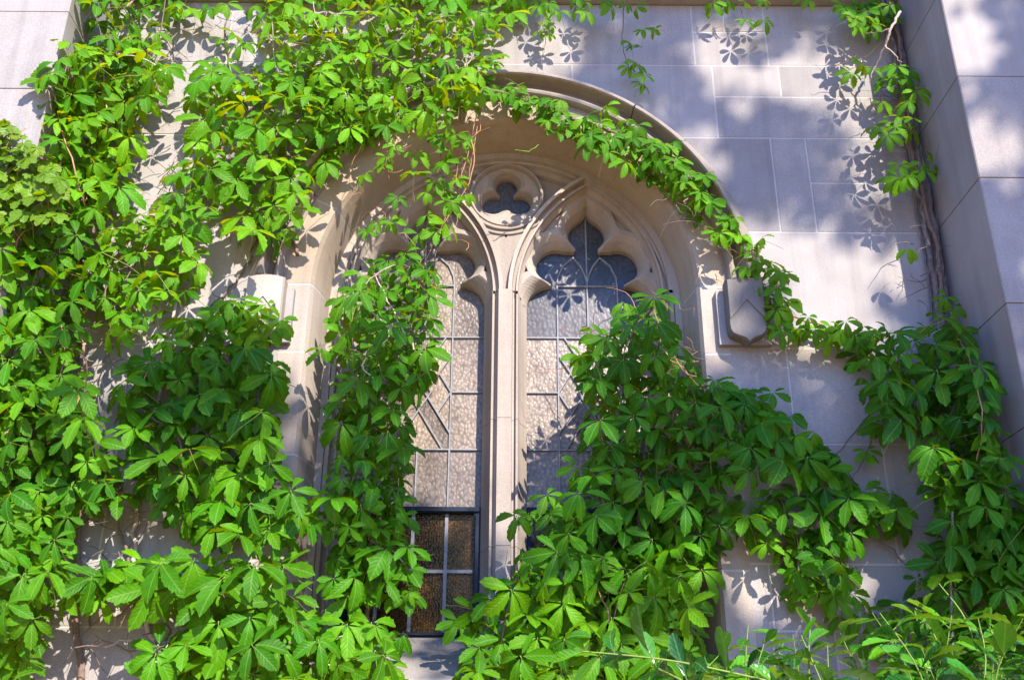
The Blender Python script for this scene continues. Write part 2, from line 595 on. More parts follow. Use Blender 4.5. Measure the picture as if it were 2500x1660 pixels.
# ------------------------------------------------------------------ buttresses
for s in (-1, 1):
    B = thing('buttress', 'plain limestone buttress at the %s of the ivy wall' % ('left edge' if s < 0 else 'right edge'), 'buttress', (s * BX, 0, 0), 'buttresses of the wall')
    zj = [0.0, 0.5, 0.95, 1.38, 1.80, 2.25, 2.73, 3.19, 3.73, 4.215, 4.66, 5.2, 5.9, 6.6]
    if s < 0:
        zj = [0.0, 0.5, 0.95, 1.38, 1.85, 2.3, 2.75, 3.22, 3.68, 4.124, 4.52, 5.1, 5.8, 6.6]
    for z0, z1 in zip(zj, zj[1:]):
        mb = MB()
        x0, x1 = (0, 0.95) if s > 0 else (-0.95, 0)
        yf = -0.42 + rnd.uniform(-0.001, 0.001)
        c = 0.004
        z0, z1 = z0 + 0.0025, z1 - 0.0025
        xe = 0.0 if s > 0 else 0.0
        # chamfered inner corner
        prof = [(xe, 0.3), (xe, yf + c), (xe + s * c, yf), (s * 0.95, yf), (s * 0.95, 0.3)]
        lo = [Vector((x, y, z0)) for x, y in prof]
        hi = [Vector((x, y, z1)) for x, y in prof]
        mb.grid([lo, hi], True)
        mb.add(lo, [(0, 1, 2, 3, 4)])
        mb.add(hi, [(4, 3, 2, 1, 0)])
        mb.build('stone_block', M_BUTT, B)
    mb = MB()
    mb.box(min(s * 0.004, s * 0.946), max(s * 0.004, s * 0.946), -0.415, 0.3, 0.01, 6.59)
    mb.build('mortar', M_MORTD, B)
    # the wall goes on past the buttress
    W2 = thing('stone_wall', 'stretch of limestone wall beyond the %s buttress' % ('left' if s < 0 else 'right'), 'wall', (s * 2.8, 0, 0))
    for i in range(10):
        for k in range(3):
            mb = MB()
            off = 0.45 * (i % 2)
            xa, xb = (k * 1.5 + (off if k else 0)), ((k + 1) * 1.5 + (off if k < 2 else 0))
            xa, xb = s * (xa + 0.003), s * (xb - 0.003)
            mb.box(min(xa, xb), max(xa, xb), 0.0, 0.3, i * 0.66 + 0.003, (i + 1) * 0.66 - 0.003)
            mb.build('stone_block', M_WALL, W2)

# ------------------------------------------------------------------ window
WIN = thing('arched_window', 'pointed two light stone traceried window with leaded obscure glass', 'window', (0, 0, 0))
ZB = 2.085
# inner order along jambs and arch, joined to the lights' hollow jambs below the springing
mb = MB()
sweep(mb, [(-0.040, 0.24), (-0.044, 0.199), (-0.073, 0.199), (-0.076, 0.222), (-0.084, 0.226), (-0.090, 0.245), (-0.106, 0.262), (-0.12, 0.30), (-0.12, 0.42)], ZB, 28)
mb.build('arch_order', M_DRESS, WIN)
mb = MB()
for s in (-1, 1):
    prof = [(0.712, 0.248), (0.692, 0.262), (0.672, 0.290), (0.655, 0.318), (0.648, 0.335), (0.648, 0.42)]
    mb.grid([[Vector((s * x, y, z)) for x, y in prof] for z in (ZB, 3.56)])
    foot = [(0.025, 0.30), (0.025, 0.2008), (0.0085, 0.2008), (0.0065, 0.2362), (-0.008, 0.2412), (-0.0095, 0.2212), (-0.0185, 0.2212), (-0.0205, 0.2422), (-0.034, 0.2682), (-0.034, 0.32)]
    mb.grid([[Vector((s * (0.708 + n), y, z)) for n, y in foot] for z in (ZB, 3.5440)])
mb.build('light_jamb', M_DRESS, WIN)
half = [(0.0, 0.199), (0.0295, 0.199), (0.0315, 0.236), (0.046, 0.241), (0.0475, 0.221), (0.0565, 0.221), (0.0585, 0.242), (0.068, 0.278), (0.083, 0.314), (0.095, 0.335), (0.095, 0.42)]
prof = [(-x, y) for x, y in half[:0:-1]] + half
zsplit = [ZB, 2.42, 2.95, 3.545]
for z0, z1 in zip(zsplit, zsplit[1:]):
    mb = MB()
    rws = [[Vector((x, y, z)) for x, y in prof] for z in (z0 + (0.001 if z0 > ZB else 0), z1 - 0.001)]
    mb.grid(rws)
    mb.add(rws[0], [tuple(range(len(prof)))])
    mb.add(rws[1], [tuple(range(len(prof)))])
    mb.build('mullion', M_DRESS, WIN)
LHW, LC, LZS = 0.336, 0.336, 3.53
LCX = 0.372


def arcp(cx, cz, r, a0, a1, n):
    return [(cx + r * math.cos(R_(a0 + (a1 - a0) * k / n)), cz + r * math.sin(R_(a0 + (a1 - a0) * k / n))) for k in range(n + 1)]


def half_open(front):
    """left half outline of a cusped light, bottom to apex, in local u"""
    if not front:
        p = arcp(-0.165, 3.516, 0.112, 180, 92, 10)
        p += arcp(-0.142, 3.722, 0.09, -105, -290, 20)
        p += [(-0.085, 3.806), (-0.060, 3.803), (-0.053, 3.812)]
        p += arcp(0, 3.885, 0.084, -125 - 3, -235, 14)
        p += [(-0.03, 3.968), (-0.012, 3.985), (0, 4.0)]
    else:
        q1 = (-0.254, 3.646)
        q2 = (-0.126, 3.856)
        a1 = math.degrees(math.atan2(q1[1] - 3.516, q1[0] + 0.165))
        p = arcp(-0.165, 3.516, 0.157, 180, a1, 10)
        b0 = math.degrees(math.atan2(q1[1] - 3.722, q1[0] + 0.142)) % 360
        b1 = math.degrees(math.atan2(q2[1] - 3.722, q2[0] + 0.142)) % 360
        p += arcp(-0.142, 3.722, 0.135, b0, b1, 20)
        p += [q2, q2, q2]
        c0 = math.degrees(math.atan2(q2[1] - 3.885, q2[0])) % 360
        p += arcp(0, 3.885, 0.129, c0, 122, 14)
        p += [(-0.045, 4.012), (-0.018, 4.034), (0, 4.053)]
    return p


def full(h):
    return h + [(-x, z) for x, z in h[-2::-1]]


for s in (-1, 1):
    cx = s * LCX
    mb = MB()
    sweep(mb, [(0.030, 0.33), (0.025, 0.2005), (0.0085, 0.2005), (0.0065, 0.236), (-0.008, 0.241), (-0.0095, 0.221), (-0.0185, 0.221), (-0.0205, 0.242), (-0.034, 0.268), (-0.034, 0.32)], 3.5445, 20, hw=LHW, c=LC, zs=LZS, cx=cx)
    mb.build('lancet_mould', M_DRESS, WIN)
    fr = [(cx + x, z) for x, z in full(half_open(True))]
    bk = [(cx + x, z) for x, z in full(half_open(False))]
    mb = MB()
    rowsT = []
    for k, y in ((0.0, 0.262), (0.08, 0.268), (0.45, 0.290), (0.8, 0.318), (1.0, 0.338)):
        kk = k ** 0.85
        rowsT.append([Vector((f[0] + (b[0] - f[0]) * kk, y, f[1] + (b[1] - f[1]) * kk)) for f, b in zip(fr, bk)])
    rowsT.append([Vector((b[0], 0.40, b[1])) for b in bk])
    mb.grid(rowsT)
    mb.build('cusped_head', M_DRESS, WIN)
    # plate between cusps and lancet, with sunk eyelets
    outer = [(x, z) for x, z in arch(-0.02, 3.516, 20, hw=LHW, c=LC, zs=LZS, cx=cx)]
    frl = [(cx - 0.322, 3.50)] + fr + [(cx + 0.322, 3.50)]
    eye = []
    for q in (-1, 1):
        eye.append([(cx + q * u, z) for u, z in ((0.128, 3.985), (0.105, 3.995), (0.135, 3.90), (0.15, 3.882), (0.18, 3.873), (0.235, 3.853), (0.205, 3.905), (0.168, 3.95))])
        eye.append([(cx + q * u, z) for u, z in ((0.285, 3.70), (0.272, 3.665), (0.296, 3.655))])
    mb = MB()
    plate(mb, lambda c: inside(c, outer) and not inside(c, frl) and not any(inside(c, e) for e in eye), [outer, frl] + eye, 0.2625, 0.31)
    mb.build('tracery_plate', M_DRESS, WIN)
    mb = MB()
    plate(mb, lambda c: inside(c, outer) and not inside(c, frl), [outer, frl], 0.288, 0.33)
    mb.build('sunk_panel', M_DRESS, WIN)
# oculus
OZ, OR = 4.045, 0.172


def tref(r1, r2, front, n=14):
    """trefoil outline: top foil radius r1, bottom foils r2; the front edge runs cusp to cusp"""
    t = (0, 4.124)
    b = (0.062, 4.028)
    if front:
        b0, b1, nk, t0, low = -139, 74, (0.0845, 4.107), -11, (0, 3.974)
    else:
        b0, b1, nk, t0, low = -120, 105, (0.031, 4.074), -50, (0, 4.000)
    p = arcp(b[0], b[1], r2, b0, b1, n)
    p += [nk]
    p += arcp(t[0], t[1], r1, t0, 180 - t0, n * 2)
    p += [(-nk[0], nk[1])]
    p += arcp(-b[0], b[1], r2, 180 - b1, 180 - b0, n)
    p += [low]
    return p


ti, to_ = tref(0.050, 0.050, False), tref(0.086, 0.082, True)
fx = []
for (x, z) in to_:                       # keep the bevel's outer edge inside the ring
    d = math.hypot(x, z - OZ)
    k = min(1.0, 0.152 / d) if d > 0 else 1
    fx.append((x * k, OZ + (z - OZ) * k))
mb = MB()
mb.grid([[Vector((a[0] + (b[0] - a[0]) * k, y, a[1] + (b[1] - a[1]) * k)) for a, b in zip(fx, ti)] for k, y in ((0, 0.258), (0.5, 0.272), (1, 0.312), (1.0, 0.36))], True)
mb.build('oculus_trefoil', M_DRESS, WIN)
ring = arcp(0, OZ, 0.158, 0, 360, 40)[:-1]
mb = MB()
plate(mb, lambda c: math.hypot(c[0], c[1] - OZ) < 0.158 and not inside(c, fx), [ring, fx], 0.2585, 0.30)
mb.build('oculus_plate', M_DRESS, WIN)
mb = MB()
mb.grid([[Vector((r * math.cos(2 * PI * k / 48), y, OZ + r * math.sin(2 * PI * k / 48))) for k in range(48)] for r, y in
         ((0.172, 0.32), (0.170, 0.232), (0.165, 0.226), (0.159, 0.228), (0.155, 0.240), (0.153, 0.262), (0.153, 0.29))], True)
mb.build('oculus_ring', M_DRESS, WIN)
mainin = arch(-0.09, 3.55, 24)
lan = [arch(-0.012, 3.50, 18, hw=LHW, c=LC, zs=LZS, cx=s * LCX) for s in (-1, 1)]
rg = arcp(0, OZ, 0.160, 0, 360, 40)[:-1]
tri = [(-0.016, 3.845), (0.016, 3.845), (0.0, 3.815)]
mb = MB()
plate(mb, lambda c: inside(c, mainin) and not inside(c, lan[0]) and not inside(c, lan[1]) and not inside(c, rg) and c[1] < 3.92 and not inside(c, tri), [mainin, lan[0], lan[1], rg, tri, [(-1, 3.92), (1, 3.92), (1, 3.4), (-1, 3.4)]], 0.232, 0.36)
plate(mb, lambda c: inside(c, mainin) and not inside(c, lan[0]) and not inside(c, lan[1]) and not inside(c, rg), [mainin, lan[0], lan[1], rg], 0.285, 0.40)
mb.build('spandrel_panel', M_DRESS, WIN)
# curved fillets under the oculus
mb = MB()
for r, y in ((0.190, 0.226), (0.215, 0.229)):
    pts = arcp(0, OZ + 0.005, r, 225, 315, 14)
    mb.tube([Vector((x, y, z)) for x, z in pts], 0.007, 6)
mb.build('spandrel_fillet', M_DRESS, WIN, True)

# ---------------- glazing: panes cut along the lead lines
GY = 0.372


def came_line(mb, pts, wd=0.0058):
    for a, b in zip(pts, pts[1:]):
        a, b = Vector((a[0], 0, a[1])), Vector((b[0], 0, b[1]))
        t = (b - a).normalized()
        n = Vector((-t.z, 0, t.x)) * wd
        e = t * wd * 0.5
        a2, b2 = a - e, b + e
        f, k = GY - 0.010 - rnd.uniform(0, 0.0008), GY + 0.004
        q = [a2 - n, b2 - n, b2 - n * 0.5, a2 - n * 0.5, a2 + n * 0.5, b2 + n * 0.5, b2 + n, a2 + n]
        dep = [k, k, f, f, f, f, k, k]
        mb.add([Vector((p.x, d, p.z)) for p, d in zip(q, dep)], [(0, 1, 2, 3), (3, 2, 5, 4), (4, 5, 6, 7)])


def panes(outline, lines, mat_of, parent, tilt=0.006, yg=GY):
    vs, es, fs, fo = cdt([outline], lines)
    con = set()
    # constraint edges = output edges that lie on an input line
    segs = [(outline[i], outline[(i + 1) % len(outline)]) for i in range(len(outline))]
    for L in lines:
        segs += list(zip(L, L[1:]))

    def on(p):
        for a, b in segs:
            dx, dz = b[0] - a[0], b[1] - a[1]
            l2 = dx * dx + dz * dz
            t = ((p.x - a[0]) * dx + (p.y - a[1]) * dz) / l2
            if -0.001 <= t <= 1.001 and abs((p.x - a[0]) * dz - (p.y - a[1]) * dx) / math.sqrt(l2) < 1e-4:
                return True
        return False
    em = {}
    fs = [f for f in fs if inside(((vs[f[0]].x + vs[f[1]].x + vs[f[2]].x) / 3, (vs[f[0]].y + vs[f[1]].y + vs[f[2]].y) / 3), outline)]
    for i, f in enumerate(fs):
        for k in range(3):
            em.setdefault(tuple(sorted((f[k], f[(k + 1) % 3]))), []).append(i)
    par = list(range(len(fs)))

    def find(i):
        while par[i] != i:
            i = par[i]
        return i
    for (a, b), ff in em.items():
        if len(ff) == 2 and not on((vs[a] + vs[b]) / 2):
            par[find(ff[0])] = find(ff[1])
    grp = {}
    for i in range(len(fs)):
        grp.setdefault(find(i), []).append(fs[i])
    for tr in grp.values():
        ids = sorted({i for t in tr for i in t})
        cx = sum(vs[i].x for i in ids) / len(ids)
        cz = sum(vs[i].y for i in ids) / len(ids)
        ta, tb = rnd.gauss(0, tilt), rnd.gauss(0, tilt)
        mp = {o: k for k, o in enumerate(ids)}
        V = [(vs[i].x, yg + ta * (vs[i].x - cx) + tb * (vs[i].y - cz), vs[i].y) for i in ids]
        F = []
        for t in tr:
            a = (vs[t[1]] - vs[t[0]]).cross(vs[t[2]] - vs[t[0]])
            F.append(tuple(mp[i] for i in (t if a > 0 else reversed(t))))
        n = len(V)
        link('glass_pane', mesh('glass_pane', V, F, [mat_of(cx, cz)]), parent)


ZC = [2.605, 2.862, 3.122, 3.383, 3.64]
for s in (-1, 1):
    cx = s * 0.3715
    a4 = [(-0.137, 3.64), (-0.133, 3.685), (-0.110, 3.742), (-0.062, 3.788), (-0.030, 3.745), (-0.010, 3.70), (0.0, 3.655)]
    L = []
    for u in (-0.137, 0.137):
        L.append([(u, ZC[0]), (u, 3.64)])
    L.append([(0, ZC[0]), (0, ZC[1])])
    L.append([(0, 3.383), (0, 4.02)])
    L += [[(-0.285, z), (0.285, z)] for z in (2.862, 3.383)]
    L.append([(-0.137, 3.64), (0.137, 3.64)])
    for q in (-1, 1):
        L.append([(q * u, z) for u, z in a4])
        L.append([(q * 0.137, 3.122), (q * 0.285, 3.122)])
        L.append([(-q * 0.108, 3.383), (q * 0.05, 3.122), (-q * 0.108, 2.862)])
        L.append([(-q * 0.137, 3.302), (-q * 0.024, 3.118), (-q * 0.137, 2.935)])
        L.append([(-q * 0.137, 3.122), (-q * 0.082, 3.2125)])
        L.append([(-q * 0.137, 3.122), (-q * 0.082, 3.0295)])
    L = [[(cx + u, z) for u, z in l] for l in L]
    outl = [(cx - 0.285, 2.60), (cx + 0.285, 2.60), (cx + 0.285, 4.02), (cx - 0.285, 4.02)]
    LG = WIN
    panes(outl, L, (lambda x, z: M_GLASSB if (z > 3.64 or (s > 0 and 3.4 < z and -0.1 < x - cx < 0.1)) and (s > 0) else M_GLASS), LG)
    for l in L:
        mb = MB()
        came_line(mb, l)
        mb.build('lead_came', M_LEAD, LG)
    # casement: navy steel frame with its own panes and glazing bars
    mb = MB()
    z0, z1 = 2.088, 2.606
    fw = 0.026
    y0, y1 = 0.318, 0.40
    for (xa, xb, za, zb) in ((-0.277, 0.277, z1 - fw, z1), (-0.277, 0.277, z0, z0 + fw * 0.7), (-0.277, -0.277 + fw, z0 + fw * 0.7, z1 - fw), (0.277 - fw, 0.277, z0 + fw * 0.7, z1 - fw)):
        mb.box(cx + xa, cx + xb, y0 + 0.012, y1, za, zb)
        mb.box(cx + xa + 0.006, cx + xb - 0.006, y0, y0 + 0.0125, za + 0.005, zb - 0.005)
    fr = mb.build('casement_frame', M_BLUE, WIN)
    L2 = [[(cx + u, z0), (cx + u, z1)] for u in (-0.137, 0.0, 0.137)] + [[(cx - 0.27, 2.345), (cx + 0.27, 2.345)]]
    panes([(cx - 0.27, z0), (cx + 0.27, z0), (cx + 0.27, z1), (cx - 0.27, z1)], L2, lambda x, z: M_GLASSD, fr, 0.008, GY - 0.012)
    for l in L2:
        mb = MB()
        for (a, b) in zip(l, l[1:]):
            hx, hz = (0.0068, 0) if a[0] == b[0] else (0, 0.0068)
            mb.box(a[0] - hx, b[0] + hx, GY - 0.026 - rnd.uniform(0, 0.001), GY, a[1] - hz, b[1] + hz)
        mb.build('glazing_bar', M_LEAD, fr)
# oculus glass
panes(arcp(0, OZ, 0.14, 0, 360, 24)[:-1], [], lambda x, z: M_GLASSB, WIN, 0.006, 0.335)
mb = MB()
mb.box(-0.8, 0.8, 0.43, 0.45, 2.0, 4.3)
mb.build('dark_room', M_DARK, WIN)

# ------------------------------------------------------------------ leaves
def leaflet(V, F, UV, MI, L, W, phi, droop, fold, base, rr, twist=0.0, serr=0.10, n=11):
    ca, sa = math.sin(phi), -math.cos(phi)            # direction in the leaf plane, phi = 0 hangs down
    b0 = len(V)
    ph = rr.uniform(0, 6)

    def put(a, b, h):
        a += base
        V.append((ca * a - sa * b, sa * a + ca * b, h))
    for i in range(n + 1):
        t = i / n
        wd = W * 3.15 * (t ** 1.15) * ((1 - t) ** 0.80) if 0 < t < 1 else 0.0
        se = 1.0 + (serr if (i % 2 and t > 0.25) else -serr * 0.4 if t > 0.25 else 0)
        # droop: bend along the length
        bend = droop * t
        a = L * t * math.cos(bend * 0.6)
        z = -L * (math.sin(bend) * t * 0.75)
        wv = 0.03 * L * math.sin(ph + 5 * t)
        put(a, 0, z)
        UV.append((0.5, t))
        for sgn in (-1, 1):
            bb = wd * se
            put(a + (0.05 * L if (i % 2 and t > 0.25 and t < 0.95) else 0), sgn * bb, z + fold * bb + sgn * twist * bb + wv * (bb / W) * sgn)
            UV.append((0.5 + 0.5 * sgn * min(1, bb / W), t))
    for i in range(n):
        k, k2 = b0 + 3 * i, b0 + 3 * (i + 1)
        if i == 0:
            F += [(k, k2, k2 + 1), (k, k2 + 2, k2)]
            MI += [0, 0]
        elif i == n - 1:
            F += [(k, k2, k + 1), (k, k + 2, k2)]
            MI += [0, 0]
        else:
            F += [(k, k2, k2 + 1, k + 1), (k, k + 2, k2 + 2, k2)]
            MI += [0, 0]


def stalk(V, F, UV, MI, pts, r):
    n = 3
    b0 = len(V)
    for p in pts:
        p = Vector(p)
        for k in range(n):
            a = 2 * PI * k / n
            V.append((p.x + r * math.cos(a), p.y + r * math.sin(a) * 0.7, p.z + r * math.sin(a) * 0.7))
            UV.append((0.5, 0.1))
    for i in range(len(pts) - 1):
        for k in range(n):
            F.append((b0 + i * n + k, b0 + i * n + (k + 1) % n, b0 + (i + 1) * n + (k + 1) % n, b0 + (i + 1) * n + k))
            MI.append(1)


def creeper_leaf(seed, young=False):
    rr = random.Random(seed)
    V, F, UV, MI = [], [], [], []
    d0 = rr.uniform(0.25, 0.85)
    sp = rr.uniform(0.95, 1.15)
    spec = [(0, 1.0), (52, 0.95), (-52, 0.95), (108, 0.74), (-108, 0.74)]
    if rr.random() < 0.15:
        spec = spec[:3] if rr.random() < 0.5 else spec[:4]
    for ang, l in spec:
        l *= rr.uniform(0.88, 1.08)
        leaflet(V, F, UV, MI, l, l * rr.uniform(0.205, 0.268) * (0.88 if young else 1), R_(ang * sp + rr.uniform(-9, 9)), d0 + rr.uniform(-0.25, 0.4), rr.uniform(0.12, 0.5), 0.07, rr, rr.uniform(-0.3, 0.3))
    stalk(V, F, UV, MI, [(0, 0, 0), (0, 0.10, -0.25), (rr.uniform(-0.1, 0.1), 0.30, -0.75), (rr.uniform(-0.15, 0.15), 0.4, -1.25)], 0.014)
    stalk(V, F, UV, MI, [(0, 0.03, 0.0), (0, -0.08, 0.0)], 0.012)
    return mesh('creeper_leaf', V, F, [M_LEAF, M_PET], True, MI, UV)


def lobed_leaf(seed):
    rr = random.Random(seed)
    V, F, UV, MI = [], [], [], []
    for ang, l in ((0, 1.0), (48, 0.8), (-48, 0.8), (100, 0.55), (-100, 0.55)):
        leaflet(V, F, UV, MI, l, l * 0.36, R_(ang + rr.uniform(-6, 6)), rr.uniform(0.1, 0.5), rr.uniform(0.05, 0.3), -0.04, rr, rr.uniform(-0.2, 0.2), 0.16, 8)
    stalk(V, F, UV, MI, [(0, 0, 0), (0, 0.2, -0.4), (0, 0.35, -1.0)], 0.02)
    return mesh('lobed_leaf', V, F, [M_IVY, M_RED], True, MI, UV)


def simple_leaf(seed):
    rr = random.Random(seed)
    V, F, UV, MI = [], [], [], []
    leaflet(V, F, UV, MI, 1.0, rr.uniform(0.19, 0.29), 0.0, rr.uniform(-0.1, 1.5), rr.uniform(0.2, 0.7), 0.08, rr, rr.uniform(-0.2, 0.2), 0.0, 10)
    stalk(V, F, UV, MI, [(0, 0.0, 0), (0, -0.1, 0.0)], 0.018)
    return mesh('shrub_leaf', V, F, [M_SHRUB, M_GSTEM], True, MI, UV)


LEAVES = [creeper_leaf(100 + i) for i in range(16)]
YOUNG = [creeper_leaf(300 + i, True) for i in range(5)]
LOBED = [lobed_leaf(500 + i) for i in range(6)]
SIMPLE = [simple_leaf(700 + i) for i in range(8)]


def clear_of_stone(x, y, dep, rr):
    """a leaf over a buttress hangs in front of its face"""
    p = Q(x, y, dep)
    if abs(p.x) > 1.80 and p.y > -0.44:
        p = Q(x, y, -0.42 - rr.uniform(0.03, 0.20))
        if abs(p.x) < 1.80:
            p = Q(x, y, -rr.uniform(0.25, 0.42))
    return p


def put_leaf(parent, kinds, pos, L, roll, tilt, yaw, tint=(1, 1, 1), name='leaf', rr=rnd):
    """leaf facing out of the wall (-Y); roll turns it in its plane, tilt leans its face up, yaw turns it sideways"""
    o = bpy.data.objects.new(name, rr.choice(kinds))
    m = Matrix.Rotation(yaw, 4, 'Z') @ Matrix.Rotation(PI / 2 - tilt, 4, 'X') @ Matrix.Rotation(roll, 4, 'Z')
    o.parent = parent
    o.matrix_local = Matrix.Translation(pos - parent.location) @ m @ Matrix.Diagonal((L, L, L, 1))
    o.color = (*tint, 1)
    COL.objects.link(o)
    return o


def edge_dist(x, y, poly):
    best = 1e9
    for i in range(len(poly)):
        (ax, ay), (bx, by) = poly[i - 1], poly[i]
        dx, dy = bx - ax, by - ay
        t = max(0, min(1, ((x - ax) * dx + (y - ay) * dy) / (dx * dx + dy * dy + 1e-9)))
        best = min(best, math.hypot(x - ax - t * dx, y - ay - t * dy))
    return best


def scatter(poly, d, rr, tries=4000, margin=0):
    """dart throwing in overview pixels"""
    xs = [p[0] for p in poly]
    ys = [p[1] for p in poly]
    pts = []
    cell = {}
    area = (max(xs) - min(xs)) * (max(ys) - min(ys))
    for _ in range(int(min(tries, 30 * area / d / d + 50))):
        x, y = rr.uniform(min(xs), max(xs)), rr.uniform(min(ys), max(ys))
        if not inside((x, y), poly) or edge_dist(x, y, poly) < margin:
            continue
        k = (int(x / d), int(y / d))
        if any((x - a) ** 2 + (y - b) ** 2 < d * d for i in (-1, 0, 1) for j in (-1, 0, 1) for a, b in cell.get((k[0] + i, k[1] + j), ())):
            continue
        cell.setdefault(k, []).append((x, y))
        pts.append((x, y))
    return pts


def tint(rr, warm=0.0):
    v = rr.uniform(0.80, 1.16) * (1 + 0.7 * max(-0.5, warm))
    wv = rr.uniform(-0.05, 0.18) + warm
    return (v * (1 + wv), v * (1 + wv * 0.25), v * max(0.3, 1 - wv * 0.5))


def runners(parent, pts, n, rr):
    """woody runners that climb from leaf to leaf"""
    for _ in range(n):
        if len(pts) < 6:
            return
        cur = rr.choice(pts)
        path = [cur]
        for _k in range(rr.randint(4, 8)):
            c = [p for p in pts if p[1] < cur[1] - 15 and abs(p[0] - cur[0]) < 70 and cur[1] - p[1] < 130]
            if not c:
                break
            cur = rr.choice(c)
            path.append(cur)
        if len(path) < 3:
            continue
        P3 = [clear_of_stone(x, y, -d, rr) for x, y, d in path]
        P3 = [p + Vector((rr.gauss(0, 0.004), rr.gauss(0, 0.002), rr.gauss(0, 0.004))) - parent.location for p in smooth_path(P3, 4)]
        r = rr.uniform(0.0022, 0.0048)
        mb = MB()
        mb.tube(P3, lambda t: r * (1 - 0.55 * t), 5)
        mb.build('runner', rr.choice((M_STEM, M_STEM, M_STEML, M_RED)), parent, True)


def fill(parent, poly, layers, rr, warm=0.0, kinds=None, cap=300, margin=16):
    """layers: (spacing px, y far, y near, L lo, L hi)"""
    allp = []
    for (d, ya, yb, la, lb) in layers:
        pts = scatter(poly, d * 0.93, rr, 4000, margin)
        allp += [(x, y, 0.5 * ya + 0.3 * yb) for x, y in pts]
        runners(parent, [(x, y, max(0.012, ya)) for x, y in pts], 3, rr)
        for (x, y) in pts:
            if parent.get('_n', 0) >= cap:
                return
            dep = -rr.uniform(ya, yb)
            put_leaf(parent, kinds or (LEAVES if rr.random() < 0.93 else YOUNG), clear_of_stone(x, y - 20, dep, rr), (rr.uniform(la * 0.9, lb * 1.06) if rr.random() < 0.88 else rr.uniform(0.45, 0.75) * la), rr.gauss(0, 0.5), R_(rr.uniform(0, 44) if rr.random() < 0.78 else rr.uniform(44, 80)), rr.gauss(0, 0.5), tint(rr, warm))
            parent['_n'] = parent.get('_n', 0) + 1


def spots(parent, pts, rr, ya, yb, la, lb, warm=0.0, kinds=None, px=False, jit=6):
    for p in pts:
        x, y = p[0] + rr.uniform(-jit, jit), p[1] + rr.uniform(-jit, jit)
        L = p[2] if len(p) > 2 else rr.uniform(la, lb)
        q = P(x, y, -rr.uniform(ya, yb)) if px else Q(x, y, -rr.uniform(ya, yb))
        put_leaf(parent, kinds or LEAVES, q, L, rr.gauss(0, 0.4), R_(rr.uniform(5, 45)), rr.gauss(0, 0.4), tint(rr, warm))
        parent['_n'] = parent.get('_n', 0) + 1


def along(pts, n, rr, jit):
    seg = [math.dist(a, b) for a, b in zip(pts, pts[1:])]
    tot = sum(seg)
    out = []
    for k in range(n):
        d = (k + rr.random()) / n * tot
        i = 0
        while i < len(seg) - 1 and d > seg[i]:
            d -= seg[i]
            i += 1
        t = d / seg[i]
        out.append((pts[i][0] + (pts[i + 1][0] - pts[i][0]) * t + rr.gauss(0, jit), pts[i][1] + (pts[i + 1][1] - pts[i][1]) * t + rr.gauss(0, jit)))
    return out


def smooth_path(pts, k=5):
    out = []
    n = len(pts)
    for i in range(n - 1):
        p0, p1, p2, p3 = pts[max(0, i - 1)], pts[i], pts[i + 1], pts[min(n - 1, i + 2)]
        for j in range(k):
            t = j / k
            out.append(0.5 * ((2 * p1) + (p2 - p0) * t + (2 * p0 - 5 * p1 + 4 * p2 - p3) * t * t + (3 * p1 - p0 - 3 * p2 + p3) * t ** 3))
    out.append(pts[-1])
    return out


def stem(parent, pts, r0, r1, mat=None, dep=0.02, rr=rnd, wob=0.006, name='stem'):
    P3 = [Q(p[0], p[1], -(p[2] if len(p) > 2 else dep)) for p in pts]
    P3 = smooth_path(P3, 6)
    P3 = [p + Vector((rr.gauss(0, wob), rr.gauss(0, wob * 0.4), rr.gauss(0, wob * 0.5))) - parent.location for p in P3]
    mb = MB()
    mb.tube(P3, lambda t: r0 + (r1 - r0) * t, 6)
    return mb.build(name, mat or M_STEM, parent, True)


def twigs(parent, poly, n, rr, mat=None, dep=(0.004, 0.05), ln=(0.06, 0.28), r=0.0022, name='twigs'):
    mb = MB()
    for _ in range(n):
        for _t in range(40):
            x, y = rr.uniform(min(p[0] for p in poly), max(p[0] for p in poly)), rr.uniform(min(p[1] for p in poly), max(p[1] for p in poly))
            if inside((x, y), poly):
                break
        p = Q(x, y, -rr.uniform(*dep)) - parent.location
        a = rr.uniform(0, 2 * PI)
        d = Vector((math.cos(a), rr.uniform(-0.3, 0.1), math.sin(a)))
        l = rr.uniform(*ln)
        k = 6
        pts = [p]
        for i in range(k):
            d = (d + Vector((rr.gauss(0, 0.35), rr.gauss(0, 0.12), rr.gauss(0, 0.35)))).normalized()
            pts.append(pts[-1] + d * l / k)
        rr0 = r * rr.uniform(0.5, 1.5)
        mb.tube(pts, lambda t: rr0 * (1 - 0.7 * t), 4)
    o = mb.build(name, mat or M_STEM, parent, True)
    o['kind'] = 'stuff'
    return o


VG = 'creepers growing on the wall'


def vine(label, x, y):
    return thing('creeper', label, 'creeper', Q(x, y, 0), VG)


DENSE = [(36, 0.02, 0.09, 0.075, 0.10), (46, 0.10, 0.19, 0.085, 0.115), (66, 0.19, 0.27, 0.09, 0.125)]
MED = [(44, 0.03, 0.10, 0.075, 0.10), (58, 0.10, 0.22, 0.085, 0.115)]
THIN = [(62, 0.04, 0.16, 0.08, 0.105)]

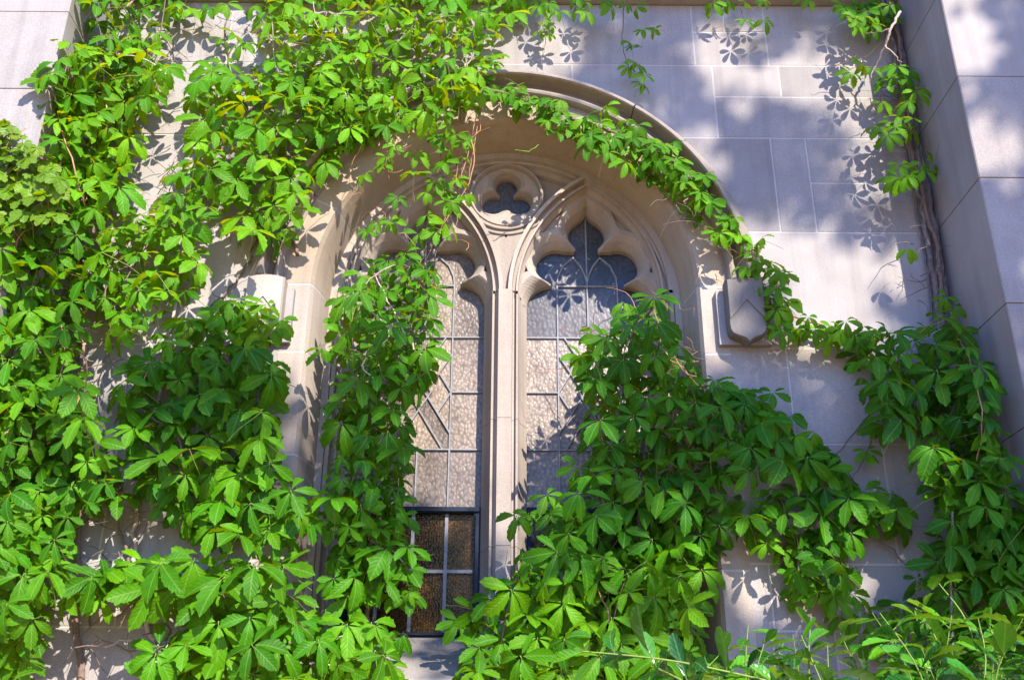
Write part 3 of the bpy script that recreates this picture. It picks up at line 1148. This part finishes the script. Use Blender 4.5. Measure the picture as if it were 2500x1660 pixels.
# 1 column on the left buttress corner, upper part
rr = random.Random(21)
v = vine('creeper column over the upper corner of the left buttress', 200, 560)
fill(v, [(190, -60), (435, -60), (440, 60), (330, 140), (200, 120)], [(30, 0.02, 0.1, 0.075, 0.10), (44, 0.10, 0.2, 0.08, 0.11)], rr)
fill(v, [(100, 165), (150, 110), (330, 100), (410, 180), (360, 235), (312, 290), (302, 390), (278, 480), (220, 520), (120, 420), (110, 260)], [(30, 0.02, 0.1, 0.075, 0.10), (36, 0.1, 0.22, 0.085, 0.115), (46, 0.22, 0.42, 0.085, 0.12)], rr, 0.22, cap=298, margin=10)  # sunlit yellow and brightness tinted into these leaves
spots(v, [(115, 170), (128, 150), (150, 130), (108, 190), (180, 120)], rr, 0.42, 0.5, 0.08, 0.10)
stem(v, [(240, 560), (235, 430), (250, 300), (260, 200), (265, 80), (270, 0)], 0.012, 0.006, dep=0.03)
stem(v, [(220, 560), (200, 400), (215, 260), (225, 160)], 0.008, 0.004, dep=0.05)
twigs(v, [(170, 0), (420, 0), (420, 500), (130, 500)], 50, rr)

# 2 curtain over the upper wall
rr = random.Random(22)
v = vine('thick sunlit creeper curtain hanging over the crown of the arch', 900, 300)
topc = [(600, -40), (1200, -40), (1190, 70), (1140, 110), (1165, 150), (1120, 200), (1105, 260), (1050, 290), (970, 290), (890, 320), (810, 345), (780, 270), (720, 290), (630, 200), (610, 100)]
fill(v, topc, [(34, 0.02, 0.09, 0.075, 0.10), (40, 0.1, 0.2, 0.08, 0.11), (54, 0.2, 0.34, 0.085, 0.115)], rr, 0.22, cap=275, margin=8)  # strong sun on the curtain put into the leaf tint
fill(v, [(640, 180), (800, 170), (900, 260), (890, 330), (830, 360), (770, 430), (720, 400), (700, 280)], [(40, 0.04, 0.14, 0.08, 0.105), (44, 0.14, 0.26, 0.085, 0.115)], rr, cap=299)
stem(v, [(720, 440), (800, 350), (900, 270), (1050, 180)], 0.007, 0.003, dep=0.012)
rr = random.Random(36)
v = vine('spreading creeper sprays on the bright wall left of the hood mould', 560, 620)
fill(v, [(425, 240), (475, 150), (600, 165), (700, 250), (770, 340), (760, 420), (700, 440), (670, 590), (590, 570), (510, 545), (540, 480), (480, 520), (400, 565), (330, 550), (345, 510), (410, 440), (440, 350)], [(36, 0.03, 0.12, 0.08, 0.11), (38, 0.13, 0.26, 0.085, 0.125)], rr, 0.22, cap=290, margin=8)  # leaf tint lifted to stand for sunlight
spots(v, [(505, 90), (560, 100), (480, 20), (420, 20), (520, 8), (590, 10), (450, 30), (540, 85)], rr, 0.05, 0.15, 0.075, 0.095)
stem(v, [(690, 590), (640, 470), (600, 330), (530, 150), (520, 30)], 0.006, 0.003, dep=0.012)
stem(v, [(560, 700), (600, 610), (640, 560), (720, 440)], 0.007, 0.003, dep=0.012)
twigs(v, [(400, 10), (620, 10), (760, 420), (640, 560), (380, 520)], 60, rr)

# 3 sprays of the top edge
rr = random.Random(23)
v = vine('thin creeper fringe hanging from the string course above the arch', 1260, 0)
spots(v, along([(1190, 15), (1300, 10), (1420, 12)], 12, rr, 14), rr, 0.06, 0.16, 0.055, 0.075, 0.15)
spots(v, [(1258, 45), (1245, 75), (1262, 78), (1275, 60)], rr, 0.08, 0.14, 0.04, 0.055, 0.1)
stem(v, [(1260, 0, 0.09), (1262, 50, 0.09), (1258, 95, 0.08), (1252, 130, 0.07)], 0.002, 0.001, dep=0.08, wob=0.002)

rr = random.Random(24)
v = vine('slender creeper strand dangling on the shaded wall right of the curtain', 1450, 0)
spots(v, [(1440, 5), (1465, 15), (1438, 95), (1462, 105), (1480, 65), (1510, 72), (1455, 140), (1470, 150), (1450, 160), (1482, 172), (1474, 190)], rr, 0.07, 0.15, 0.045, 0.065)
stem(v, [(1440, 0, 0.1), (1436, 100, 0.1), (1448, 150, 0.1), (1470, 185, 0.1)], 0.0025, 0.001, wob=0.002)

rr = random.Random(25)
v = vine('row of dark creeper leaves hanging at the top right edge', 1720, 0)
spots(v, [(1645, 2), (1680, 4), (1712, 8), (1760, 4), (1865, 2), (1718, 52), (1762, 50)], rr, 0.09, 0.17, 0.05, 0.075)
stem(v, [(1700, 0, 0.1), (1715, 40, 0.1), (1735, 70, 0.1)], 0.002, 0.001, wob=0.002)

# 4 mass along the left edge
rr = random.Random(26)
v = vine('dense creeper mass along the left edge of the wall', 150, 1560)
fill(v, [(-60, 470), (70, 470), (130, 410), (210, 470), (250, 530), (280, 600), (240, 660), (215, 720), (190, 800), (205, 860), (245, 920), (245, 1000), (290, 1100), (345, 1140), (325, 1190), (205, 1215), (165, 1260), (160, 1330), (130, 1400), (110, 1480), (100, 1640), (-60, 1640)],
     [(40, 0.03, 0.14, 0.08, 0.11), (45, 0.14, 0.28, 0.085, 0.12), (54, 0.28, 0.46, 0.09, 0.125)], rr, margin=34)
stem(v, [(190, 1600), (180, 1300), (190, 1000), (180, 700), (190, 520)], 0.014, 0.007, dep=0.03)
stem(v, [(190, 1000, 0.1), (200, 880, 0.2), (190, 780, 0.25)], 0.004, 0.002, M_RED)
twigs(v, [(170, 520), (240, 520), (260, 1000), (190, 1560), (170, 1560)], 40, rr, dep=(0.02, 0.2))

# 5 lobed vine at the left edge
rr = random.Random(27)
v = thing('grapevine', 'small yellow green lobed vine at the far left edge', 'vine', Q(30, 520, -0.4))
fill(v, [(-40, 290), (20, 290), (70, 340), (125, 370), (150, 450), (140, 520), (40, 550), (-40, 550)], [(22, 0.43, 0.48, 0.05, 0.07), (26, 0.46, 0.56, 0.05, 0.08)], rr, 0.0, LOBED, 140, 8)
stem(v, [(20, 540, 0.45), (30, 430, 0.45), (20, 330, 0.45), (60, 295, 0.44)], 0.003, 0.0015, M_RED)

# 6 left wall below the label stop
rr = random.Random(28)
v = vine('broad creeper covering the wall below the left shield', 380, 1560)
fill(v, [(235, 550), (330, 490), (430, 550), (475, 600), (480, 650), (440, 700), (400, 720), (350, 790), (240, 800), (225, 700)], [(38, 0.05, 0.13, 0.075, 0.105), (42, 0.13, 0.24, 0.08, 0.115)], rr, 0.15, margin=12)
spots(v, [(555, 690, 0.085), (610, 700, 0.085), (585, 735, 0.09), (645, 735, 0.09), (530, 700, 0.09), (560, 715, 0.085), (600, 722, 0.08), (630, 760, 0.09), (540, 735, 0.1), (575, 760, 0.1)], rr, 0.14, 0.26, 0.08, 0.1)
fill(v, [(225, 890), (310, 830), (390, 735), (500, 680), (600, 700), (655, 780), (665, 830), (690, 910), (660, 1000), (680, 1100), (740, 1140), (740, 1250), (690, 1290), (600, 1300), (500, 1300), (430, 1250), (360, 1240), (340, 1160), (270, 1110), (265, 1010), (235, 950)],
     [(46, 0.03, 0.1, 0.08, 0.11), (48, 0.12, 0.22, 0.09, 0.125), (60, 0.22, 0.34, 0.095, 0.135)], rr, -0.12, margin=40)
v6 = v
v = vine('sunlit creeper sprays at the foot of the left wall below the window', 500, 1600)
fill(v, [(125, 1365), (200, 1300), (330, 1285), (420, 1265), (500, 1280), (690, 1280), (710, 1390), (750, 1440), (820, 1400), (920, 1430), (975, 1455), (940, 1560), (900, 1640), (280, 1640), (330, 1490), (410, 1440), (310, 1400), (220, 1400)],
     [(50, 0.04, 0.12, 0.09, 0.115), (52, 0.13, 0.24, 0.10, 0.135), (66, 0.22, 0.36, 0.105, 0.14)], rr, margin=36)
spots(v, [(190, 1345, 0.12), (250, 1310, 0.12), (160, 1370, 0.11), (300, 1300, 0.12), (230, 1380, 0.10), (330, 1300, 0.12)], rr, 0.15, 0.25, 0.1, 0.12, 0.1)
v = v6
stem(v, [(375, 1600), (355, 1500), (335, 1420), (318, 1330), (310, 1230), (330, 1050), (390, 800), (420, 560)], 0.012, 0.006, M_STEML, dep=0.025)
stem(v, [(300, 1330), (290, 1260), (270, 1200), (280, 1100)], 0.008, 0.003, dep=0.03)
stem(v, [(375, 1500), (340, 1480), (300, 1475), (240, 1490)], 0.006, 0.002, M_STEML, dep=0.05)
stem(v, [(430, 800), (480, 720), (540, 650), (580, 590), (600, 520)], 0.006, 0.004, dep=0.015)
twigs(v, [(180, 1180), (400, 1150), (430, 1540), (170, 1540)], 40, rr, dep=(0.01, 0.08))
twigs(v, [(240, 560), (560, 700), (620, 800), (400, 900), (230, 800)], 50, rr)

# 7 shoots hanging inside the arch and down the left light
rr = random.Random(29)
v = vine('creeper hanging down in front of the left window light', 880, 1500)
sp = [(240, 870), (430, 940), (370, 1050), (240, 1120), (440, 1250), (700, 880), (760, 940), (760, 1050), (690, 1150), (740, 1220), (820, 1130), (860, 1240), (790, 1290), (310, 1400), (410, 1400), (250, 1480), (590, 1500), (640, 1470), (700, 1460), (560, 700), (650, 760), (470, 800), (760, 800), (830, 860), (850, 890)]
sp = [(800 + x * 0.3827, y * 0.3827) for x, y in sp]
spots(v, sp, rr, 0.04, 0.16, 0.055, 0.075, 0.1, None, True)
fill(v, [(850, 300), (1000, 260), (1105, 230), (1110, 330), (1075, 400), (1095, 470), (1030, 560), (960, 530), (940, 430), (850, 420)], [(46, 0.02, 0.16, 0.06, 0.09)], rr, 0.12, margin=14, cap=80)
body = [(765, 700), (850, 600), (930, 580), (1020, 600), (1030, 680), (1005, 760), (1015, 790), (1005, 890), (960, 950), (955, 1060), (950, 1170), (960, 1260), (985, 1370), (970, 1450), (900, 1410), (760, 1425), (735, 1350), (760, 1270), (725, 1170), (760, 1100), (755, 950), (775, 860), (750, 830), (765, 760)]
fill(v, body, [(30, -0.10, 0.02, 0.06, 0.085), (38, 0.02, 0.12, 0.07, 0.10), (50, 0.12, 0.22, 0.08, 0.115)], rr, warm=-0.15, cap=298, margin=24)  # leaf tint darkened to deepen the shade here
spots(v, [(800, 690, 0.12), (745, 800, 0.11), (745, 1145, 0.11), (770, 1200, 0.10), (975, 820, 0.09), (985, 740, 0.085)], rr, 0.05, 0.18, 0.08, 0.1)
for k, pts in enumerate(([(1110, 235, 0.12), (1095, 330, 0.08), (1082, 400, 0.05), (1075, 470, 0.02)], [(1105, 240, 0.11), (1060, 430, 0.05), (1015, 530, 0.0), (1000, 640, 0.0), (985, 760, 0.02)],
                         [(1080, 300, 0.1), (1090, 400, 0.07), (1000, 560, 0.02), (960, 700, 0.0), (950, 880, 0.02)], [(1112, 232, 0.12), (1104, 300, 0.10), (1062, 345, 0.08), (1050, 470, 0.05)])):
    stem(v, pts, 0.0028, 0.0012, M_RED, wob=0.003)
stem(v, [(850, 1520, 0.0), (855, 1300, 0.0), (850, 1100, 0.0), (860, 800, -0.02), (900, 620, -0.03)], 0.009, 0.004, dep=0)
twigs(v, [(820, 330), (1090, 330), (1080, 560), (1010, 900), (960, 1300), (780, 1300), (780, 700)], 60, rr, M_RED, (-0.05, 0.15), (0.05, 0.2), 0.0016)

# 8 along the hood mould on the right
rr = random.Random(30)
v = vine('creeper strand following the hood moulding down the right side', 1130, 230)
hp = [(1125, 205), (1200, 228), (1285, 262), (1360, 288), (1430, 312), (1500, 345), (1560, 385), (1605, 430), (1640, 480), (1690, 515), (1725, 560), (1755, 610), (1785, 660), (1790, 720)]
spots(v, along(hp[:4], 36, rr, 14), rr, 0.05, 0.13, 0.055, 0.085)
spots(v, along(hp[3:8], 46, rr, 20), rr, 0.06, 0.16, 0.06, 0.09)
spots(v, along(hp[7:], 34, rr, 16), rr, 0.07, 0.16, 0.055, 0.085, 0.08)
spots(v, [(1290, 300), (1325, 320), (1350, 330), (1375, 325), (1345, 300), (1400, 345), (1440, 360), (1475, 380), (1500, 400), (1530, 410), (1480, 360), (1555, 440), (1585, 465), (1605, 490)], rr, 0.02, 0.09, 0.06, 0.085)
stem(v, hp, 0.008, 0.003, dep=0.08)
stem(v, [(a + 6, b + 14) for a, b in hp[4:]], 0.005, 0.002, M_STEML, dep=0.07)
stem(v, [(1240, 335, 0.1), (1215, 350, 0.1), (1188, 345, 0.12)], 0.003, 0.0015, M_GSTEM, wob=0.004)
twigs(v, [(1120, 190), (1300, 250), (1500, 330), (1640, 460), (1780, 640), (1770, 760), (1600, 520), (1450, 360), (1200, 260)], 50, rr, dep=(0.05, 0.12), ln=(0.04, 0.16))

# 9 mass over the right light and sill
rr = random.Random(31)
v = vine('dark creeper mass over the right window light and sill', 1400, 1560)
bodyR = [(1450, 690), (1530, 665), (1550, 760), (1610, 820), (1680, 890), (1760, 930), (1810, 970), (1900, 1030), (1930, 1090), (1880, 1120), (1800, 1110), (1720, 1150), (1690, 1250), (1650, 1310), (1500, 1340), (1270, 1330), (1250, 1280), (1240, 1200), (1300, 1130), (1345, 1030), (1350, 920), (1330, 840), (1400, 750)]
sillR = [(1170, 1320), (1260, 1260), (1500, 1290), (1660, 1270), (1640, 1400), (1615, 1450), (1645, 1510), (1645, 1640), (1050, 1640), (1085, 1500), (1140, 1440), (1110, 1395)]
fill(v, bodyR, [(38, -0.12, 0.03, 0.075, 0.105), (44, 0.04, 0.14, 0.085, 0.115), (54, 0.14, 0.27, 0.09, 0.125)], rr, -0.24, cap=286, margin=26)  # shade of this mass partly painted in by a darker leaf tint
spots(v, [(1195, 1185, 0.09), (1215, 1180, 0.08), (1265, 1140, 0.09), (1290, 1160, 0.09), (1220, 1280, 0.10), (1190, 1350, 0.11), (1090, 1410, 0.11), (1060, 1430, 0.1), (1345, 830, 0.1), (1375, 770, 0.09), (1440, 700, 0.085), (1335, 1070, 0.1), (1400, 860, 0.09)], rr, 0.0, 0.12, 0.08, 0.1)
stem(v, [(1500, 1560, 0), (1490, 1300, 0), (1470, 1100, -0.05), (1500, 900, -0.05), (1540, 700, -0.02)], 0.011, 0.004, dep=0)
twigs(v, [(1320, 750), (1580, 680), (1640, 830), (1400, 950)], 30, rr, M_RED, (-0.05, 0.15), (0.05, 0.2), 0.0016)
stem(v, [(1390, 760, 0.0), (1330, 770, -0.1), (1290, 755, -0.15)], 0.0022, 0.001, M_RED)
stem(v, [(1340, 830, 0.0), (1290, 850, -0.1), (1230, 850, -0.15)], 0.0022, 0.001, M_RED)

rr = random.Random(37)
v = vine('leafy creeper heap spilling over the sill under the right window light', 1400, 1600)
fill(v, sillR, [(40, -0.06, 0.04, 0.08, 0.11), (46, 0.05, 0.16, 0.085, 0.12), (58, 0.16, 0.30, 0.09, 0.125)], rr, 0.08, cap=298, margin=18)
stem(v, [(1350, 1620, 0), (1340, 1480, 0), (1300, 1350, 0)], 0.008, 0.004, dep=0)

# 10 trailing arm to the lower right
rr = random.Random(32)
v = vine('creeper arm trailing diagonally across the lower right wall', 1650, 860)
arm1 = [(1700, 1150), (1780, 1130), (1880, 1130), (1960, 1120), (2020, 1170), (2080, 1210), (2060, 1240), (1960, 1270), (1960, 1330), (1880, 1370), (1840, 1360), (1790, 1280), (1710, 1250)]
fill(v, arm1, [(46, 0.03, 0.10, 0.085, 0.11), (48, 0.10, 0.2, 0.095, 0.125)], rr, -0.22)  # darker leaf tint adds painted shade to the arm
spots(v, along([(1690, 880), (1760, 940), (1830, 990), (1900, 1050), (1960, 1110), (2040, 1180), (2085, 1200)], 26, rr, 16), rr, 0.04, 0.14, 0.08, 0.105)
spots(v, along([(1800, 1260), (1850, 1330), (1900, 1380), (1960, 1420), (2020, 1440)], 14, rr, 22), rr, 0.04, 0.14, 0.075, 0.10)
stem(v, [(1690, 1000), (1790, 1060), (1900, 1140), (2000, 1220), (2100, 1310)], 0.005, 0.003, dep=0.03)
stem(v, [(1780, 1180), (1850, 1290), (1900, 1350), (1930, 1400)], 0.005, 0.003, dep=0.03)
twigs(v, arm1, 26, rr)

# 11 runner from the right shield to the right mass, and the mass itself
rr = random.Random(33)
v = vine('creeper runner bridging from the right shield to the buttress', 1790, 730)
spots(v, along([(1800, 720), (1840, 745), (1900, 745), (1960, 770), (2030, 775)], 24, rr, 17), rr, 0.05, 0.15, 0.06, 0.085, 0.08)
stem(v, [(1770, 700), (1830, 730), (1890, 750), (1960, 775), (2050, 780)], 0.005, 0.003, M_RED, dep=0.05)
rr = random.Random(34)
v = vine('deep green shaded creeper mass in the corner below the right buttress', 2260, 1500)
fill(v, [(1930, 800), (2000, 750), (2090, 750), (2190, 710), (2235, 730), (2245, 790), (2290, 860), (2305, 950), (2320, 1050), (2350, 1110), (2361, 1200), (2361, 1350), (2200, 1400), (2130, 1330), (2150, 1220), (2130, 1080), (2085, 1030), (2010, 1020), (2005, 960), (1965, 880)],
     [(42, 0.03, 0.12, 0.08, 0.11), (44, 0.12, 0.24, 0.09, 0.12), (56, 0.24, 0.38, 0.095, 0.13)], rr, -0.26, margin=26)  # corner shade deepened through the leaf colour
fill(v, [(2150, 1250), (2361, 1150), (2420, 1300), (2420, 1600), (2000, 1600), (1990, 1420), (2080, 1380)], [(52, 0.03, 0.15, 0.085, 0.115), (58, 0.15, 0.32, 0.09, 0.125)], rr, -0.26)  # same painted shade in the leaf tint
stem(v, [(2195, 1500, 0.33), (2192, 1350, 0.33), (2195, 1180, 0.33)], 0.0045, 0.004, M_TRUNK, wob=0.002)
stem(v, [(2010, 950), (1950, 1020), (1910, 1080)], 0.004, 0.002, dep=0.03, wob=0.003)
stem(v, [(2020, 960), (1995, 1050), (1960, 1110)], 0.003, 0.002, dep=0.03, wob=0.003)
spots(v, [(1995, 1040), (2005, 1045), (2030, 980), (2020, 985)], rr, 0.04, 0.1, 0.05, 0.065)

# 12 old trunk up the right corner with its sparse sprays
rr = random.Random(35)
v = vine('woody creeper trunk climbing the corner of the right buttress', 2160, 720)
tr = [(2180, 760), (2165, 640), (2150, 540), (2128, 430), (2105, 320), (2085, 200), (2070, 100), (2050, 0)]
stem(v, [(x + 4, y) for x, y in tr], 0.020, 0.016, M_TRUNK, dep=0.025, wob=0.004)
stem(v, [(x - 13 + 3 * math.sin(y * 0.02), y) for x, y in tr], 0.012, 0.009, M_TRUNK, dep=0.045, wob=0.004)
stem(v, [(x - 2 + 5 * math.sin(y * 0.013), y) for x, y in tr], 0.010, 0.007, M_STEM, dep=0.06, wob=0.004)
stem(v, [(x - 24 + 4 * math.sin(y * 0.03), y) for x, y in tr[:5]], 0.005, 0.003, M_TRUNK, dep=0.02, wob=0.003)
c8 = [(1310, 400), (1530, 430), (1590, 490), (1640, 520), (1480, 530), (1580, 580), (1660, 590), (1260, 450), (1380, 440), (1450, 640), (1540, 760), (1660, 760), (1420, 820), (1480, 850), (1570, 1050), (1690, 1040), (1780, 1045), (1560, 1130), (1640, 1100), (1500, 1140),
      (1200, 15), (1260, 40), (1340, 30), (1400, 15), (1440, 60), (1300, 70), (1220, 60), (1330, 110), (1250, 110), (1420, 150), (1500, 30), (1540, 500), (1600, 450), (1450, 480), (1620, 640), (1540, 820), (1620, 830), (1500, 790), (1600, 1140), (1720, 1100), (1290, 140), (1360, 165), (1400, 190), (1260, 170), (1380, 90)]
spots(v, [(1600 + x * 0.3827, y * 0.3827) for x, y in c8], rr, 0.10, 0.22, 0.065, 0.085, 0.05, None, True)
spots(v, [(1975, 10), (2000, 30), (2030, 15), (2050, 35), (2010, 50)], rr, 0.08, 0.2, 0.065, 0.085)
spots(v, [(2085, 578, 0.07), (2180, 690, 0.06), (2200, 710, 0.06)], rr, 0.1, 0.16, 0.06, 0.08)
stem(v, [(2075, 28, 0.25), (2055, 65, 0.24), (2040, 105, 0.2), (2020, 150, 0.14), (2005, 190, 0.1)], 0.007, 0.003, M_STEML, wob=0.003)
stem(v, [(2040, 105, 0.2), (2065, 130, 0.2), (2082, 155, 0.16)], 0.004, 0.002, M_STEML, wob=0.003)
stem(v, [(2052, 68, 0.24), (2020, 75, 0.2), (1990, 78, 0.15)], 0.003, 0.002, M_STEML, wob=0.003)
twigs(v, [(1960, 100), (2060, 100), (2150, 500), (2200, 720), (2120, 720), (2080, 450)], 60, rr, None, (0.02, 0.16), (0.05, 0.22), 0.002)

# ------------------------------------------------------------------ shrub in front, lower right
rr = random.Random(41)
SH = thing('glossy_shrub', 'glossy leaved green shrub in front of the wall at lower right', 'shrub', Vector((1.1, -0.95, 0)))


def shoot(base, tip, n, L, r=0.004, lean=0.2):
    mid = base.lerp(tip, 0.55) + Vector((rr.gauss(0, 0.03), rr.gauss(0, 0.03), 0.02))
    pts = smooth_path([base, mid, tip], 6)
    mb = MB()
    mb.tube([p - SH.location for p in pts], lambda t: r * (1 - 0.6 * t), 5)
    mb.build('branch', M_GSTEM, SH, True)
    for k in range(n):
        t = 0.30 + 0.70 * (k + rr.random() * 0.5) / n
        i = min(len(pts) - 2, int(t * (len(pts) - 1)))
        p = pts[i].lerp(pts[i + 1], t * (len(pts) - 1) - i)
        d = (pts[i + 1] - pts[i]).normalized()
        az = k * 2.4 + rr.uniform(-0.4, 0.4)
        a = d.orthogonal().normalized()
        b = d.cross(a)
        out = (d * rr.uniform(0.3, 1.0) + (a * math.cos(az) + b * math.sin(az)) * 1.0 + Vector((0, -0.1, -0.1))).normalized()
        up = (d + Vector((0, -0.3, 0.6)) + Vector((rr.gauss(0, 0.3), rr.gauss(0, 0.3), rr.gauss(0, 0.3)))).normalized()
        z = (up - out * up.dot(out)).normalized()
        x = (-out).cross(z).normalized()
        m = Matrix((x, -out, z)).transposed().to_4x4()
        l = L * rr.uniform(0.7, 1.2) * (0.75 if t > 0.9 else 1)
        o = bpy.data.objects.new('leaf', rr.choice(SIMPLE))
        o.parent = SH
        o.matrix_local = Matrix.Translation(p - SH.location) @ m @ Matrix.Diagonal((l, l, l, 1))
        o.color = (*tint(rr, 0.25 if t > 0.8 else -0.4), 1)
        COL.objects.link(o)


for k in range(44):
    x = rr.uniform(1640, 2420)
    y0 = 1480 - 70 * max(0, min(1, (x - 1800) / 300)) + rr.uniform(-20, 110)
    dep = -rr.uniform(0.55, 1.2)
    tip = Q(x, y0, dep)
    base = Vector((tip.x + rr.uniform(-0.15, 0.15), tip.y + rr.uniform(-0.1, 0.1), tip.z - rr.uniform(0.35, 0.55)))
    shoot(base, tip, rr.choice((7, 8)), rr.uniform(0.095, 0.135), 0.003)
for (x, y, dep) in ((2165, 1345, -0.8), (1725, 1440, -0.9), (2270, 1420, -0.7), (1870, 1420, -0.6), (2110, 1400, -0.7)):
    tip = Q(x, y, dep)
    shoot(Vector((tip.x + rr.uniform(-0.05, 0.05), tip.y, tip.z - 0.35)), tip, 6, 0.075)
shoot(Q(1900, 1600, -1.05), Q(1335, 1500, -1.15), 13, 0.115)
shoot(Q(1700, 1640, -1.05), Q(1500, 1535, -1.0), 8, 0.11)
mb = MB()
for k in range(9):
    a = 2 * PI * k / 9
    mb.tube([Vector((0.05 * math.cos(a), 0.05 * math.sin(a), 0)), Vector((0.35 * math.cos(a), 0.25 * math.sin(a), 0.8)), Vector((0.7 * math.cos(a), 0.35 * math.sin(a), 1.6))], lambda t: 0.014 - 0.008 * t, 5)
mb.build('trunk', M_BARK, SH, True)

# ------------------------------------------------------------------ tree behind the viewer that dapples the wall
def cov(x, y):
    """how much of the sun the crown takes away at an overview pixel of the wall"""
    c = 0.0
    if y >= 1590:
        return 0.0
    if x > 1180 and y < 660 and math.hypot(x - 1165, (y - 670) * 1.05) > 505:
        c = 1.0
    if x > 1690:
        c = 1.0
    if y > 850 and x > 1340:
        c = 1.0
    for (ex, ey, a, b, k) in ((460, 1020, 260, 170, 0.72), (850, 1130, 130, 240, 0.6), (1130, 1280, 70, 230, 0.75), (90, 1150, 110, 110, 0.35), (700, 1000, 50, 90, 0.4), (1480, 1400, 260, 120, 0.45), (1020, 1200, 60, 260, 0.6)):
        if ((x - ex) / a) ** 2 + ((y - ey) / b) ** 2 < 1:
            c = k if k < 0.5 and c < 1 else max(c, k) if c < 1 else (c if k >= 0.5 or ex != 1480 else k)
    for (ex, ey, a, b) in ((1265, 125, 70, 60), (1650, 110, 55, 40), (1700, 190, 60, 30), (1850, 190, 180, 42), (1900, 130, 60, 28), (2070, 160, 60, 110), (1980, 240, 70, 30), (2040, 400, 75, 80), (1900, 630, 150, 75), (1850, 560, 80, 40),
                           (1740, 610, 70, 110), (1790, 760, 60, 60), (1650, 720, 50, 150), (2200, 30, 45, 60), (2345, 70, 40, 50), (2345, 300, 40, 75), (2260, 190, 40, 40), (2335, 740, 40, 60), (2290, 560, 40, 30),
                           (1950, 770, 90, 45), (2260, 890, 40, 30), (1500, 730, 130, 110), (1740, 1370, 55, 70), (2040, 1300, 60, 45), (1920, 1340, 60, 50), (1560, 380, 90, 60), (1450, 310, 80, 40), (2120, 620, 60, 60)):
        if ((x - ex) / (a + 36)) ** 2 + ((y - ey) / (b + 32)) ** 2 < 1:
            c = 0.0
    for (ex, ey, a, b, k) in ((1742, 745, 62, 70, 1.0), (1015, 1515, 130, 60, 0.25), (1370, 1440, 240, 85, 0.08), (1350, 1300, 90, 60, 0.5)):
        if ((x - ex) / a) ** 2 + ((y - ey) / b) ** 2 < 1:
            c = k
    return c


rr = random.Random(51)
TREE = thing('shade_tree', 'broad leafy tree behind the viewer dappling the wall with shade', 'tree', Vector((6.4, -7.2, 0)))
V, F = [], []
centres = []
gx = -300
step = 0.075
x0, z0 = Q(-150, 1568, 0).x, 1.2
nx, nz = int((4.2 - (-1.9)) / step), int((6.3 - 1.75) / step)


def to_ov(p):
    q = CROT.to_3x3().transposed() @ (p - CAM)
    return (1250 + FPX * q.x / -q.z) / OV, (830 - FPX * q.y / -q.z) / OV


for i in range(nx):
    for j in range(nz):
        wp = Vector((-1.9 + (i + rr.random()) * step, 0, 1.75 + (j + rr.random()) * step))
        a, b = to_ov(wp)
        if a > 2361 or b < 0:
            c = 0.85 if (a > 1180 and math.sin(a * 0.013) + math.cos(b * 0.017) > -0.9) else (0.0)
            if a <= 1180:
                c = 0.0
        else:
            c = cov(a, b)
        if rr.random() > c:
            continue
        centres.append(wp + SUN * (9.0 + rr.gauss(0, 1.1)))
for c in centres:
    for k in range(8):
        p = c + Vector((rr.gauss(0, 0.045), rr.gauss(0, 0.045), rr.gauss(0, 0.045)))
        u = Vector((rr.gauss(0, 1), rr.gauss(0, 1), rr.gauss(0, 0.6))).normalized()
        nrm = (SUN + Vector((rr.gauss(0, 0.5), rr.gauss(0, 0.5), rr.gauss(0, 0.5)))).normalized()
        vv = nrm.cross(u).normalized()
        u = vv.cross(nrm)
        l, wd = rr.uniform(0.045, 0.065), rr.uniform(0.022, 0.032)
        b0 = len(V)
        V += [p - u * l, p + vv * wd, p + u * l, p - vv * wd]
        F.append((b0, b0 + 1, b0 + 2, b0 + 3))
me = mesh('crown', [v - TREE.location for v in V], F, [M_TREE], uvs=[(0.5, 0.5)] * len(V))
link('crown', me, TREE)
mb = MB()
top = Vector((-0.6, 0.6, 8.2))
mb.tube([Vector((0, 0, 0)), Vector((0.05, 0.05, 2)), Vector((-0.1, 0.2, 4.5)), Vector((-0.4, 0.45, 7)), top], lambda t: 0.26 - 0.16 * t, 10)
mb.build('trunk', M_BARK, TREE, True)
mb = MB()
outer = [c for c in centres if (c - SUN * 9).x > 2.0] or centres
for k in range(22):
    e = rr.choice(outer) - TREE.location
    s = Vector((-0.1, 0.2, 4.5)).lerp(top, rr.random())
    mb.tube(smooth_path([s, s.lerp(e, 0.5) + Vector((0, 0, 0.4)), e], 4), lambda t: 0.035 * (1 - t) + 0.005, 5)
mb.build('limbs', M_BARK, TREE, True)

for o in S.objects:
    if '_n' in o.keys():
        print(o.name, o['_n'])
        del o['_n']
